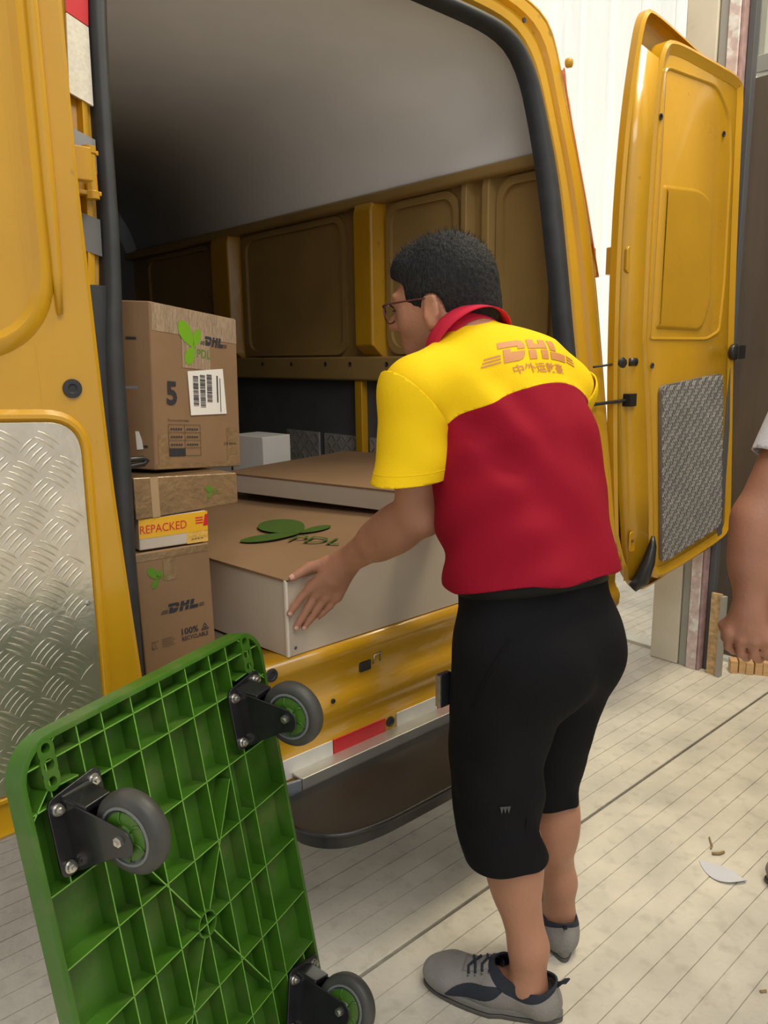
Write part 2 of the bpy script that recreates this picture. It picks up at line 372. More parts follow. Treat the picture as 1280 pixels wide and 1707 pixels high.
patch('pillar_cover', 1.455, 1.52, mat('dark_hinge_cover', (.13, .13, .13), .5), d=-.004)
V = [rp(x, z, d) for d in (-.007, 0) for x, z in [(.535, .62), (.578, .62), (.612, 1.25), (.625, 1.40), (.56, 1.40), (.545, 1.25)]]
mk('pillar_trim', V, [(0,1,2,3,4,5), (11,10,9,8,7,6)]+[(i, (i+1) % 6, 6+(i+1) % 6, 6+i) for i in range(6)], RUB, van)
def hinge(x, z, y, sgn, nm='door_hinge'):
    h = MB(); yy = y
    h.box((x-.022, yy+.002, z-.038), (x+.022, yy+.01, z+.038))
    o = h.build(nm, YEL, van, bevel=.002)
    MB().lathe([(.007, -.045), (.012, -.044), (.012, -.032), (.010, -.030), (.010, .030), (.012, .032), (.012, .044), (.007, .045)], (x+.006*sgn, yy-.008, z), (0, 0, 1), 18).build('hinge_pin', YEL, o, smooth=False, autos=40)
    for dz in (-.034, .034): MB().box((x-.022, yy-.012, z+dz-.004), (x+.022, yy+.002, z+dz+.004)).build('hinge_knuckle', YEL, o, bevel=.002)
    return o
hinge(.590, 1.592, 1.445, 1)
# rods of the door stay at the left pillar
mb = MB(); mb.tube([(.57, 1.43, 1.079), (.655, 1.44, 1.077), (.662, 1.44, 1.072), (.655, 1.44, 1.066), (.57, 1.43, 1.062)], .0055, 8); mb.build('door_stay', BLK, van, smooth=True)
MB().box((.58, 1.43, 1.213), (.650, 1.45, 1.217)).build('latch_plate', DGREY, van)

# rear sill / bumper face: profile in (Y, z), running along X
prof = [(1.46, .612), (1.352, .618), (1.338, .612), (1.335, .590), (1.340, .580), (1.350, .562), (1.356, .535), (1.356, .512), (1.350, .498), (1.342, .488), (1.335, .470), (1.338, .440), (1.348, .425), (1.345, .400), (1.338, .392), (1.336, .330), (1.342, .318), (1.40, .312)]
V = []; F = []; xs = [.49, 2.24]
for x in xs: V += [(x, y_, z) for y_, z in prof]
m_ = len(prof)
for k in range(m_-1): F.append((k, k+1, m_+k+1, m_+k))
mk('rear_sill', V, F, YEL, van, autos=30, solid=.004)
for x0, x1, mm, nm in [(.60, .735, REDT, 0), (.735, 1.017, WHT, 0), (1.020, 1.183, REDT, 0), (1.222, 1.365, WHT, 0), (1.367, 1.53, REDT, 0), (1.56, 1.72, WHT, 0), (1.722, 1.88, REDT, 0), (1.90, 2.08, WHT, 0)]:
    o = MB().box((x0, 1.3335, .338), (x1, 1.337, .387)).build('reflective_strip', mm, van)
for x, z, r, y_ in [(1.20, .372, .0135, 1.3345), (1.023, .484, .006, 1.335), (.858, .597, .0155, 1.3335), (1.80, .40, .006, 1.335)]:
    MB().lathe([(r, 0), (r*.95, .003), (r*.6, .004), (r*.5, .0015)], (x, y_+.001, z), (0, -1, 0), 20).build('rubber_plug', RUB, van, autos=40)
lt = MB().box((1.12, 1.350, .520), (1.155, 1.372, .545)).box((1.155, 1.358, .516), (1.20, 1.370, .530)).build('door_latch', BLK, van, bevel=.003)
MB().tube([(1.165, 1.356, .53), (1.165, 1.35, .553), (1.185, 1.35, .556), (1.187, 1.356, .532)], .0025, 8).build('latch_loop', STEEL, lt, smooth=True)
MB().box((.70, 1.30, .303), (2.02, 1.40, .312)).box((.90, 1.292, .300), (2.02, 1.298, .354)).box((.90, 1.298, .345), (2.02, 1.34, .352)).build('step_bracket', mat('silver_step_metal', (.55, .53, .48), .4, metal=.7, var=.15), van, bevel=.002)
MB().hexa([(.80, 1.31, .300), (.896, 1.292, .300), (.896, 1.30, .300), (.80, 1.32, .300), (.80, 1.31, .352), (.896, 1.292, .352), (.896, 1.30, .352), (.80, 1.32, .352)]).build('step_end_cap', mat('blue_grey_metal', (.30, .33, .36), .4, metal=.5), van)
# black step board with rounded left end
P = [(.84, 1.29), (.815, 1.22), (.805, 1.19), (.808, 1.165), (.83, 1.125), (.87, 1.095), (.93, 1.08), (1.0, 1.075), (1.66, 1.075), (1.73, 1.10), (1.76, 1.15), (1.76, 1.20), (1.74, 1.29)]
P = [tuple(p)[:2] for p in smooth_line([(a, b, 0) for a, b in P], 2)]
stp = MB().prism([(a, b, .296) for a, b in P], (0, 0, .034)).build('step_board', BLK, van, bevel=.008, seg=3)
rim = MB().tube([(a, b, .328) for a, b in P], .006, 8).build('step_rim', BLK, stp, smooth=True)
# cargo floor
MB().box((.50, 1.36, .595), (2.14, 4.8, .612)).build('cargo_floor', mat('cargo_floor_plate', (.20, .17, .12), .5, var=.2), van)
# left inner wall (mostly hidden) + roof + bulkhead
LX = .50; RX = 2.12
V, F = loft([(LX, 1.45, .60), (LX, 4.9, .60)], [(LX, 1.45, 1.87), (LX, 4.9, 1.87)], [(0, 0), (1, 0)], DV); mk('left_inner_wall', V, F, DGREY, van, solid=.004)
pr = [(LX, 1.87), (.56, 2.0), (.66, 2.12), (.85, 2.20), (1.1, 2.225), (1.35, 2.23), (1.6, 2.225), (1.78, 2.20), (1.95, 2.12), (2.04, 2.0), (2.085, 1.875)]
pr = [tuple(p)[:2] for p in smooth_line([(a, b, 0) for a, b in pr], 2)]
V = [(x, y_, z) for y_ in (1.575, 4.9) for x, z in pr]; m_ = len(pr)
mk('headliner', V, [(k, k+1, m_+k+1, m_+k) for k in range(m_-1)], GREY, van, smooth=True, solid=.004)
mk('bulkhead', [(LX, 4.6, .6), (RX, 4.6, .6), (RX, 4.6, 2.3), (LX, 4.6, 2.3)], [(0, 1, 2, 3)], mat('bulkhead_grey', (.16, .165, .17), .8), van, solid=.01)
# right inner wall built up in layers
MB().box((RX, 1.53, 1.15), (RX+.008, 4.6, 1.90)).build('right_inner_skin', YELIN, van)
MB().box((RX-.004, 1.46, .60), (RX+.01, 4.6, 1.165)).build('kick_panel', DGREY, van)
# window blanks as raised frames: rails and ribs
rail = MB().box((RX-.045, 1.49, 1.165), (RX, 4.6, 1.262)).build('waist_rail', YELIN, van, bevel=.01, seg=3)
for yh in (1.62, 1.80, 2.02, 2.30, 2.526, 2.692, 2.944, 3.18, 3.42, 3.7, 3.95):
    MB().lathe([(.0085, 0), (.0095, .002), (.0075, .003), (.006, .001)], (RX-.0455, yh, 1.232), (-1, 0, 0), 14).build('rail_hole', RUB, rail, autos=40)
MB().box((RX-.055, 1.56, 1.835), (RX, 4.6, 1.875)).build('cant_rail', YELIN, van, bevel=.012, seg=3)
def rib(y0, y1, dep, mm, taper=.02, z0=1.255, z1=1.845):
    V = []
    for z, s in ((z0, 0), (z0+.05, 1), (z1-.04, 1), (z1, .8)):
        d = dep*s+.004; V += [(RX, y0-taper, z), (RX-d, y0, z), (RX-d, y1, z), (RX, y1+taper, z)]
    F = []
    for k in range(3):
        for j in range(3): F.append((4*k+j, 4*k+j+1, 4*k+5+j, 4*k+4+j))
    F += [(0, 1, 2, 3), (15, 14, 13, 12)]
    return mk('wall_rib', V, F, mm, van, bevel=.008, seg=3)
rib(2.365, 2.47, .06, YEL); rib(3.42, 3.58, .06, YEL); rib(1.80, 1.83, .03, YELIN, .012); rib(1.90, 1.925, .03, YELIN, .012)
MB().box((RX-.035, 2.47, .60), (RX, 2.515, 1.165)).build('kick_panel_post', YEL, van, bevel=.004)
def recess(y0, y1, z0, z1):
    P = rrect(y1-y0, z1-z0, .07, 6, y0, z0); Pi = rrect(y1-y0-.05, z1-z0-.05, .055, 6, y0+.025, z0+.025)
    n = len(P); V = [(RX-.001, a, b) for a, b in P]+[(RX-.016, a, b) for a, b in P]+[(RX-.016, a, b) for a, b in Pi]+[(RX-.001, a, b) for a, b in Pi]; F = []
    for r in range(3):
        for k in range(n): F.append((r*n+k, r*n+(k+1) % n, (r+1)*n+(k+1) % n, (r+1)*n+k))
    mk('window_blank_frame', V, F, YELIN, van, autos=40)
recess(2.58, 3.36, 1.27, 1.83); recess(1.95, 2.33, 1.27, 1.83); recess(3.66, 4.4, 1.27, 1.83); recess(1.56, 1.78, 1.27, 1.83)
# tread plate strips low on the wall
def tread(y0, y1):
    o = MB().box((RX-.012, y0, .61), (RX-.004, y1, .93)).build('wheel_arch_plate', ALUD, van)
    mb = MB(); x = RX-.013
    for i in range(int((y1-y0)/.035)+1):
        for j in range(10):
            yy = y0+.017+i*.035; zz = .625+j*.032
            if yy > y1-.012: continue
            s = 1 if (i+j) % 2 else -1; mb.bar((x, yy-.011, zz-.011*s), (x, yy+.011, zz+.011*s), .003, .002, (1, 0, 0))
    q = mb.build('tread_bars', STEEL, o); q['kind'] = 'stuff'
tread(2.80, 3.05); tread(2.53, 2.76); tread(2.20, 2.45)
# ---- rear doors
def door(sgn, ox, oy, ang, width=.74):
    """local: u from hinge edge outward, z up, inner face at depth 0, outer skin at depth +t. sgn +1 right door, -1 left"""
    a = math.radians(ang)
    def T(u, z, d): return (ox+sgn*u*math.cos(a)-sgn*0, oy+u*math.sin(a)+d*math.cos(a), z) if True else None
    return T
def slabpoly(T, P, d0, d1, name, m, parent, **k):
    n = len(P); V = [T(u, z, d0) for u, z in P]+[T(u, z, d1) for u, z in P]
    return mk(name, V, [tuple(range(n)), tuple(range(2*n-1, n-1, -1))]+[(i, (i+1) % n, n+(i+1) % n, n+i) for i in range(n)], m, parent, **k)
def ringface(T, rings, name, m, parent, cap=True, **k):
    """rings: list of (poly, depth) with equal counts: stamped relief"""
    V = []; F = []; n = len(rings[0][0])
    for P, d in rings: V += [T(u, z, d) for u, z in P]
    for r in range(len(rings)-1):
        for i in range(n): F.append((r*n+i, r*n+(i+1) % n, (r+1)*n+(i+1) % n, (r+1)*n+i))
    if cap: F.append(tuple((len(rings)-1)*n+i for i in range(n)))
    return mk(name, V, F, m, parent, **k)
def qpoly(cs, rs, n=6):
    """rounded polygon from corner list with radius per corner"""
    P = []; N = len(cs)
    for i in range(N):
        c = Vector((*cs[i], 0)); a = Vector((*cs[i-1], 0)); b = Vector((*cs[(i+1) % N], 0)); r = rs[i] if isinstance(rs, (list, tuple)) else rs
        p = c+(a-c).normalized()*r; q = c+(b-c).normalized()*r
        for k in range(n+1):
            t = k/n; v = p*(1-t)**2+c*2*t*(1-t)+q*t*t; P.append((v.x, v.y))
    return P
def inset(P, d):
    N = len(P); c = np.mean(np.array(P), 0); out = []
    for i in range(N):
        a = np.array(P[i-1]); b = np.array(P[(i+1) % N]); t = b-a; t = t/ (np.linalg.norm(t)+1e-9); nrm = np.array((-t[1], t[0]))
        if np.dot(nrm, c-np.array(P[i])) < 0: nrm = -nrm
        out.append(tuple(np.array(P[i])+nrm*d))
    return out
# right door
T = door(1, 2.335, 1.325, .5)
outl = [(-.045, 1.30), (-.05, 1.62), (-.045, 1.88), (-.035, 2.08), (-.005, 2.17), (.06, 2.195), (.30, 2.19), (.50, 2.185), (.545, 2.155), (.55, 2.0), (.58, 1.60), (.615, 1.25), (.655, .95), (.70, .62), (.685, .56), (.64, .535), (.40, .50), (.16, .475), (.11, .49), (.08, .54), (.05, .80), (.0, 1.10)]
Pq = [tuple(p)[:2] for p in smooth_line([(a, b, 0) for a, b in outl+[outl[0]]], 2)][:-1]
Pin = inset(Pq, .018)
rd = ringface(T, [(inset(Pq, .04), .010), (inset(Pq, .022), .004), (inset(Pq, .012), 0), (inset(Pq, .0), .008), (Pq, .05)], 'rear_door', YEL, van, cap=False, autos=50)
rd['label'] = 'right rear door of the van swung open, with grey tread plate'
# the wide skin behind (curved outer panel shows past the hinge edge)
sk = [(-.075, .66), (-.115, 1.0), (-.135, 1.3), (-.14, 1.65), (-.12, 1.95), (-.075, 2.19), (-.045, 2.26), (.0, 2.275), (.25, 2.235), (.46, 2.20), (.52, 2.16), (.57, 1.6), (.665, .70), (.63, .54), (.40, .47), (.16, .43), (.08, .44), (.02, .50), (-.03, .56)]
Ps = [tuple(p)[:2] for p in smooth_line([(a, b, 0) for a, b in sk+[sk[0]]], 2)][:-1]
ringface(T, [(inset(Ps, .012), .045), (Ps, .052), (Ps, .075), (inset(Ps, .03), .09)], 'door_outer_skin', YEL, rd, autos=50)
# inner panel between: edge wall from inner face to skin on hinge side
V = []; hinge_in = [(.07, .50), (.045, .80), (-.005, 1.10), (-.045, 1.32), (-.05, 1.62), (-.045, 1.88), (-.03, 2.12)]; hinge_out = [(.0, .49), (-.06, .80), (-.105, 1.10), (-.125, 1.32), (-.13, 1.62), (-.115, 1.88), (-.07, 2.17)]
V = [T(*p, .006) for p in hinge_in]+[T(p[0]-.006, p[1], .03) for p in [( (a[0]*.45+b[0]*.55), (a[1]+b[1])/2) for a, b in zip(hinge_in, hinge_out)]]+[T(*p, .055) for p in hinge_out]
n_ = len(hinge_in); mk('door_hinge_face', V, [(k, k+1, n_+k+1, n_+k) for k in range(n_-1)]+[(n_+k, n_+k+1, 2*n_+k+1, 2*n_+k) for k in range(n_-1)], YEL, rd, smooth=True, solid=.003)
slabpoly(T, Pq, .045, .049, 'door_back_sheet', YEL, rd)
# main inner sheet
c1 = qpoly([(-.02, 1.18), (-.02, 2.14), (.51, 2.15), (.595, 1.27), (.30, 1.21)], [.05, .06, .06, .04, .05])
ringface(T, [(inset(Pq, .010), .0125), (inset(Pq, .012), .0105)], 'door_inner_sheet', YEL, rd, cap=True, autos=60)
w1 = qpoly([(.01, 1.835), (.01, 2.115), (.36, 2.13), (.47, 2.05), (.50, 1.90), (.515, 1.50), (.50, 1.33), (.40, 1.30), (-.0, 1.30)], [.01, .04, .05, .05, .03, .03, .03, .03, .02], 4)
ringface(T, [(w1, .0130), (inset(w1, .005), .0065), (inset(w1, .009), .0065), (inset(w1, .016), .0130)], 'door_window_blank', YEL, rd, cap=False, autos=45)
w2 = qpoly([(.035, 1.335), (.035, 1.78), (.27, 1.795), (.375, 1.77), (.41, 1.42), (.35, 1.33)], [.02, .02, .04, .05, .06, .04], 5)
ringface(T, [(w2, .0130), (inset(w2, .010), .005), (inset(w2, .016), .0045), (inset(w2, .03), .0045)], 'door_panel_pressing', YEL, rd, cap=True, autos=45)
for u, z in [(-.0, 1.965), (.42, 1.985)]:
    MB().lathe([(.0095, 0), (.0095, .003), (.006, .003), (.005, 0)], T(u, z, .008), (0, -1, 0), 16).build('panel_hole', RUB, rd)
MB().lathe([(.009, 0), (.009, .003), (.006, .004), (.004, .002)], T(.025, 1.222, .006), (0, -1, 0), 16).build('rubber_plug', RUB, rd)
pl = qpoly([(.075, 1.155), (.52, 1.185), (.60, .60), (.15, .535)], [.03, .035, .045, .03], 6)
plo = slabpoly(T, pl, -.004, .008, 'tread_plate', mat('grey_tread_plate', (.20, .19, .185), .42, metal=.3, var=.15, vscale=30), rd)
mb = MB(); 
def inside(P, x, y):
    c = False; j = len(P)-1
    for i in range(len(P)):
        if (P[i][1] > y) != (P[j][1] > y) and x < (P[j][0]-P[i][0])*(y-P[i][1])/(P[j][1]-P[i][1])+P[i][0]: c = not c
        j = i
    return c
i = 0
for iz in range(62):
    for iu in range(46):
        u = .06+iu*.0125+(.00625 if iz % 2 else 0); z = .53+iz*.011
        if not inside(inset(pl, .006), u, z): continue
        s = 1 if (iu//2+iz//2) % 2 else -1
        p = T(u-.0060, z-.0085*s, -.0050); q = T(u+.0060, z+.0085*s, -.0050); mb.bar(p, q, .0028, .0030, (0, 1, 0))
q = mb.build('tread_bars', ALUD, plo); q['kind'] = 'stuff'
# hinge strap of the right door, check strap, gas stay, lower hinge
hb = MB().hexa([rp(2.175, 1.50, .03), rp(2.21, 1.50, .0), rp(2.215, 1.50, .03), rp(2.18, 1.50, .06), rp(2.175, 1.60, .03), rp(2.215, 1.59, .0), rp(2.22, 1.59, .03), rp(2.18, 1.60, .06)]).build('hinge_mount', YEL, van, bevel=.004)
MB().lathe([(.007, -.042), (.013, -.04), (.013, .04), (.007, .042)], (2.222, 1.415, 1.545), (0, 0, 1), 16).build('hinge_pin', YEL, hb, autos=40)
hs_ = MB().box((2.215, 1.395, 1.518), (2.275, 1.402, 1.574)).build('door_hinge', YEL, rd, bevel=.002)
P = rrect(.055, .08, .014, 5, 0, 0)
MB().prism([T(-.115+a, 1.505+b, .042) for a, b in P], (0, -.012, 0)).build('hinge_leaf', YEL, hs_, bevel=.003)
cup = MB().lathe([(.022, 0), (.024, -.004), (.018, -.012), (.006, -.016)], T(-.085, 1.235, .048), (.25, 1, 0), 20); cup.build('strap_recess', BLK, rd, autos=40)
MB().tube([(2.13, 1.40, 1.222), (2.20, 1.385, 1.228), T(-.06, 1.235, .03)], .0035, 8).tube([T(-.078, 1.235, .034), T(-.050, 1.235, .022)], .014, 12).build('check_strap', BLK, van, smooth=True)
MB().tube([(2.13, 1.40, 1.105), T(-.075, 1.115, .03)], .0055, 8).box(tuple(np.array(T(-.085, 1.095, .015))), tuple(np.array(T(-.045, 1.135, .045)))).build('gas_stay', BLK, van)
lh = MB().prism([T(-.02+a, .60+b, .034) for a, b in rrect(.07, .07, .012, 4)], (0, -.006, 0)).build('lower_hinge', YEL, rd, bevel=.002)
for a in (.014, .05):
    MB().lathe([(.006, 0), (.006, .005), (.003, .006)], T(-.02+a, .64, .028), (0, -1, 0), 6).build('hinge_bolt', RUST, lh)
MB().tube([T(.015, .47, .03), T(.03, .50, .004), T(.055, .56, -.006), T(.075, .61, -.004), T(.082, .645, .0)], [.02, .026, .02, .014, .006], 12).build('door_buffer', BLK, rd, smooth=True)
MB().lathe([(.012, 0), (.03, -.004), (.03, -.02), (.018, -.028)], T(.60, 1.26, .01), (0, 1, 0), 20).box(T(.60, 1.235, -.02), T(.66, 1.285, .02)).build('door_latch', BLK, rd, bevel=.003)

# left door: opens to the left, inner face towards the camera
TL_ = lambda u, z, d: (.545-u-.0, 1.30+d, z)
edge = [(-.02, .60), (-.012, .72), (.0, .90), (.012, 1.10), (.020, 1.38), (.026, 1.55), (.026, 1.80), (.03, 2.0), (.08, 2.15), (.20, 2.19), (.60, 2.20), (.70, 2.1), (.74, 1.3), (.78, .60), (.72, .52), (.30, .47), (.06, .50), (-.005, .53)]
Pl = [tuple(p)[:2] for p in smooth_line([(a, b, 0) for a, b in edge+[edge[0]]], 2)][:-1]
ld = ringface(TL_, [(inset(Pl, .10), .004), (inset(Pl, .02), .004), (inset(Pl, .008), .0), (Pl, .006), (Pl, .05)], 'rear_door', YEL, van, cap=False, autos=50)
ld['label'] = 'left rear door of the van swung open, with bright tread plate'
ringface(TL_, [(inset(Pl, .06), .0042), (inset(Pl, .11), .0042)], 'door_inner_sheet', YEL, ld, cap=True, autos=60)
ringface(TL_, [(Pl, .05), (inset(Pl, -.012), .058), (inset(Pl, -.012), .07), (inset(Pl, .05), .085)], 'door_outer_skin', YEL, ld, autos=50)
lw = qpoly([(.10, 1.295), (.10, 2.1), (.62, 2.1), (.68, 1.275)], [.13, .08, .08, .05], 10)
ringface(TL_, [(inset(lw, -.025), .0043), (inset(lw, -.01), -.006), (lw, -.007), (inset(lw, .016), .012), (inset(lw, .045), .014)], 'door_window_blank', YEL, ld, cap=True, autos=30)
MB().tube([TL_(.075, z, -.0) for z in (1.34, 1.40, 1.5, 1.8, 2.0, 2.1)], [.0045, .008, .0105, .0105, .009, .0045], 10).build('door_pressing', YEL, ld, smooth=True)
lp = qpoly([(.062, 1.168), (.066, .56), (.70, .56), (.66, 1.20)], [.055, .03, .05, .05], 8)
lpo = slabpoly(TL_, lp, -.004, .006, 'tread_plate', ALU, ld, bevel=.0012, seg=1)
fr = ringface(TL_, [(inset(lp, -.020), .0042), (inset(lp, -.012), -.004), (inset(lp, -.006), -.0045), (inset(lp, .0), .003)], 'plate_surround', YEL, ld, cap=False, autos=40)
# raised five-bar tread pattern: lens-shaped bars in crossing groups
mb = MB(); pin = inset(lp, .004)
def lens(cu, cz, ang, L, W, H):
    a = math.radians(ang); V = []; 
    for t, w, h in ((-1, 0, 0), (-.55, .75, .75), (0, 1, 1), (.55, .75, .75), (1, 0, 0)):
        bend = .10*(1-t*t)*L*.5
        for s in (-1, 0, 1):
            x = t*L/2; y = s*w*W/2+bend; uu = cu+x*math.cos(a)-y*math.sin(a); zz = cz+x*math.sin(a)+y*math.cos(a)
            V.append((uu, zz, -.004-(H*h if s == 0 else -.0002)))
    for u, z, d in V:
        if not inside(pin, u, z): return
    n0 = [TL_(*v) for v in V]; F = []
    for k in range(4):
        for j in range(2): F.append((3*k+j, 3*k+j+1, 3*k+4+j, 3*k+3+j))
    mb.add(n0, F)
pa = np.array([.066, .003]); pb = np.array([.0105, -.0665]); o0 = np.array([.545-.382, 1.085])
for i in range(-3, 12):
    for j in range(-3, 11):
        for h, ang in ((0, 38), (1, -42)):
            c = o0+pa*np.array([-1, 1])*0+np.array([-(i+.5*h)*pa[0], (i+.5*h)*pa[1]])*-1*1.0+np.array([-(pb[0])*(j+.5*h), pb[1]*(j+.5*h)])
            c = np.array([o0[0]+(i+.5*h-3)*.066-(j+.5*h-2)*.0105, o0[1]-(i+.5*h-3)*.002-(j+.5*h-2)*.0665])
            for k in range(5):
                t = (k-2)*.0105; an = math.radians(ang); lens(c[0]-t*math.sin(an), c[1]+t*math.cos(an), ang, .046-.003*abs(k-2), .0042, .0016)
q = mb.build('tread_bars', ALU, lpo, smooth=True); q['kind'] = 'stuff'
MB().lathe([(.0155, 0), (.0155, .003), (.008, .0035), (.006, .001)], TL_(.066, 1.222, .003), (0, -1, 0), 24).build('rubber_plug', RUB, ld, autos=40)
MB().lathe([(.0045, 0), (.0045, .0015), (.002, .0025)], TL_(.076, .858, -.004), (0, -1, 0), 12).build('rivet', STEEL, ld)
hl = MB().box((.545, 1.375, 1.565), (.575, 1.40, 1.62)).build('door_hinge', YEL, ld, bevel=.003)
# ================================================================ BOXES
def carton(name, q, depth, label, m=CARD, group=None, lid=None, ang=None, bevel=.003, side=None, cat='box'):
    """q = TL TR BR BL of the front face, extruded back"""
    TL, TR, BR, BL = [Vector(p) for p in q]
    w = (TR-TL); w.z = 0; w.normalize(); n = Vector((-w.y, w.x, 0))
    if side: n = Vector(side).normalized()
    d = n*depth; o = root(name, tuple((BL+BR)/2+d/2-Vector((0, 0, 0))), label, cat, group)
    V = [BL, BR, BR+d, BL+d, TL, TR, TR+d, TL+d]
    body = MB().hexa(V).build('carton', m, o, bevel=bevel)
    return o, (TL, TR, BR, BL, d, w, n)
def prnt(name, VF, q, w, h, m, parent, d=.0008):
    V, F, n = on_quad(VF, q, w, h, name, m, parent, d)
    return mk(name, V, F, m, parent)
def tape(q, x0, y0, x1, y1, parent, w, h, m=CARDT, d=.0006):
    return prnt('packing_tape', rect2(x0, y0, x1, y1), q, w, h, m, parent, d)
def leaves(cx_, cy_, s): return join2(leaf2(cx_, cy_, s, s*.62, 125), leaf2(cx_, cy_, s*.62, s*.36, 62), leaf2(cx_, cy_, s*.72, s*.42, 238))

# lower carton with DHL print
q = [(.613, 1.42, .894), (.774, 1.42, .890), (.777, 1.42, .614), (.617, 1.42, .614)]; w, h = .16, .278
o, _ = carton('cardboard_box', q, .32, 'brown cardboard box with a 100% recyclable print, lowest of the stack beside the left door', group=None)
prnt('printed_logo', fit(dhl_logo(), .042, .145, .098, .020), q, w, h, INK, o)
prnt('printed_leaf_logo', leaves(.042, .222, .030), q, w, h, GINK, o)
prnt('printed_text', fit(text2d('PDL'), .045, .218, .022), q, w, h, GINK, o)
prnt('printed_text', fit(text2d('100%', bold=.025), .084, .092, .038, .014), q, w, h, INK, o)
prnt('printed_text', fit(text2d('RECYCLABLE', bold=.02), .084, .079, .060, .009), q, w, h, INK, o)
tri = join2(poly2([(.128, .092), (.147, .092), (.1445, .095), (.1305, .095)]), poly2([(.128, .092), (.1305, .095), (.1375, .1035), (.1375, .108)]), poly2([(.147, .092), (.1375, .108), (.1375, .1035), (.1445, .095)]), rect2(.1345, .096, .1405, .099))
prnt('recycling_mark', tri, q, w, h, INK, o)
prnt('print_marks', join2(*[rect2(.040+.0, .078+.005*k, .068-.004*(k % 2), .080+.005*k) for k in range(4)], rect2(.018, .078, .030, .080), rect2(.018, .092, .032, .094), rect2(.018, .078, .020, .094), rect2(.024, .080, .026, .092)), q, w, h, mat('faded_ink', (.14, .09, .05), .8), o)
tape(q, .0, .262, .16, .276, o, w, h); tape(q, .056, .215, .084, .2615, o, w, h)

q = [(.628, 1.425, .960), (.778, 1.425, .957), (.776, 1.425, .893), (.626, 1.425, .898)]; w, h = .15, .064
o, _ = carton('express_box', q, .25, 'flat yellow and white box marked REPACKED, between the cardboard boxes', WCARD)
prnt('yellow_band', rect2(0, .024, .15, .064), q, w, h, mat('yellow_print', (.78, .42, .02), .4, coat=.3), o, .0004)
prnt('printed_text', fit(text2d('REPACKED'), .002, .034, .100, .017), q, w, h, REDT, o, .0010)
prnt('printed_stripes', join2(*[rect2(.122, .040+k*.0055, .139, .0425+k*.0055) for k in range(3)], poly2([(.139, .034), (.150, .034), (.150, .058), (.144, .058)])), q, w, h, REDT, o, .0010)
prnt('print_marks', join2(*[rect2(.112+k*.007, .008, .1165+k*.007, .0095) for k in range(4)]), q, w, h, INK, o, .0010)
prnt('clear_tape', rect2(.102, .0, .150, .064), q, w, h, mat('glossy_clear_tape', (.75, .45, .10), .08, coat=1., bump=.5, bscale=60), o, .0001)

q = [(.622, 1.42, 1.044), (.862, 1.44, 1.026), (.862, 1.44, .960), (.622, 1.42, .9605)]; w, h = .24, .074
o, _ = carton('cardboard_box', q, .30, 'flat brown taped box with small green leaf print, under the tall box', CARDT)
prnt('printed_leaf_logo', leaves(.172, .034, .019), q, w, h, GINK, o); prnt('printed_text', fit(text2d('PDL'), .176, .030, .018), q, w, h, GINK, o)
tape(q, .035, .0, .052, .074, o, w, h, mat('glossy_tape_light', (.44, .31, .18), .12, coat=1))

# tall carton with big 5
q = [(.708, 1.478, 1.379), (.952, 1.560, 1.352), (.944, 1.557, 1.020), (.694, 1.474, 1.046)]; w, h = .26, .338
o, (TL, TR, BR, BL, d, wv, nv) = carton('cardboard_box', q, .28, 'tall brown cardboard box with a large number 5 and white shipping label', CARD, side=(-.62, .78, .05))
X_ = lambda px: .26*(px-247)/143.; 
def bt(px, py):  # measure on the face
    u = (px-250)/142.; yt = 500+30*u; yb = 790-12*u; return (.26*u, .338*(yb-py)/(yb-yt))
prnt('printed_number', fit(text2d('5', bold=.03), .037, .135, .029, .049), q, w, h, INK, o, .0012)
lg = prnt('printed_leaf_logo', join2(leaf2(.120, .262, .062, .038, 130), leaf2(.120, .262, .042, .024, 62), leaf2(.120, .262, .045, .028, 240)), q, w, h, mat('bright_green_ink', (.16, .36, .01), .5), o, .0012)
prnt('printed_logo', fit(dhl_logo(), .140, .268, .085, .020), q, w, h, INK, o, .0010)
prnt('printed_text', fit(text2d('PDL'), .130, .240, .040, .018), q, w, h, GINK, o, .0012)
lbq = join2(poly2([(.104, .115), (.216, .122), (.208, .222), (.098, .208)]))
lb = prnt('shipping_label', lbq, q, w, h, LBL, o, .0016)
bars = []
rr = random.Random(3)
for c0, ya, yb in ((.113, .136, .198), (.134, .134, .203), (.155, .146, .206)):
    yy = ya
    while yy < yb:
        t = rr.choice([.0009, .0014, .002]); bars.append(rect2(c0, yy, c0+.016, yy+t)); yy += t+rr.choice([.0008, .0012, .0018])
bars += [rect2(.186, .146, .190, .205), rect2(.196, .125, .198, .20)]
prnt('label_barcode', join2(*bars), q, w, h, INK, lb, .0022)
tb = [rect2(.038+.0, .028+.0165*k, .130, .0288+.0165*k) for k in range(5)]+[rect2(x, .028, x+.0009, .0948) for x in (.038, .084, .130)]+[rect2(.039, .029, .084, .044)]
tb += [rect2(.044+.007*i, .0505+.0165*k, .049+.007*i, .054+.0165*k) for k in range(3) for i in range(5)]+[rect2(.090+.007*i, .0505+.0165*k, .095+.007*i, .054+.0165*k) for k in range(3) for i in range(5)]
prnt('printed_table', join2(*tb), q, w, h, INK, o, .0012)
prnt('printed_text', fit(text2d('Recommended weight'), .038, .100, .060, .006), q, w, h, INK, o, .0012)
prnt('printed_text', fit(text2d('DHL Express'), .205, .050, .040, .007), q, w, h, INK, o, .0012)
film = mat('clear_wrap', (.50, .36, .24), .08, coat=1., bump=1.0, bscale=70, stretch=(6, 6, .6), var=.1)
tape(q, .004, .282, .258, .336, o, w, h, film, .0005); tape(q, .085, .215, .170, .300, o, w, h, film, .0006)
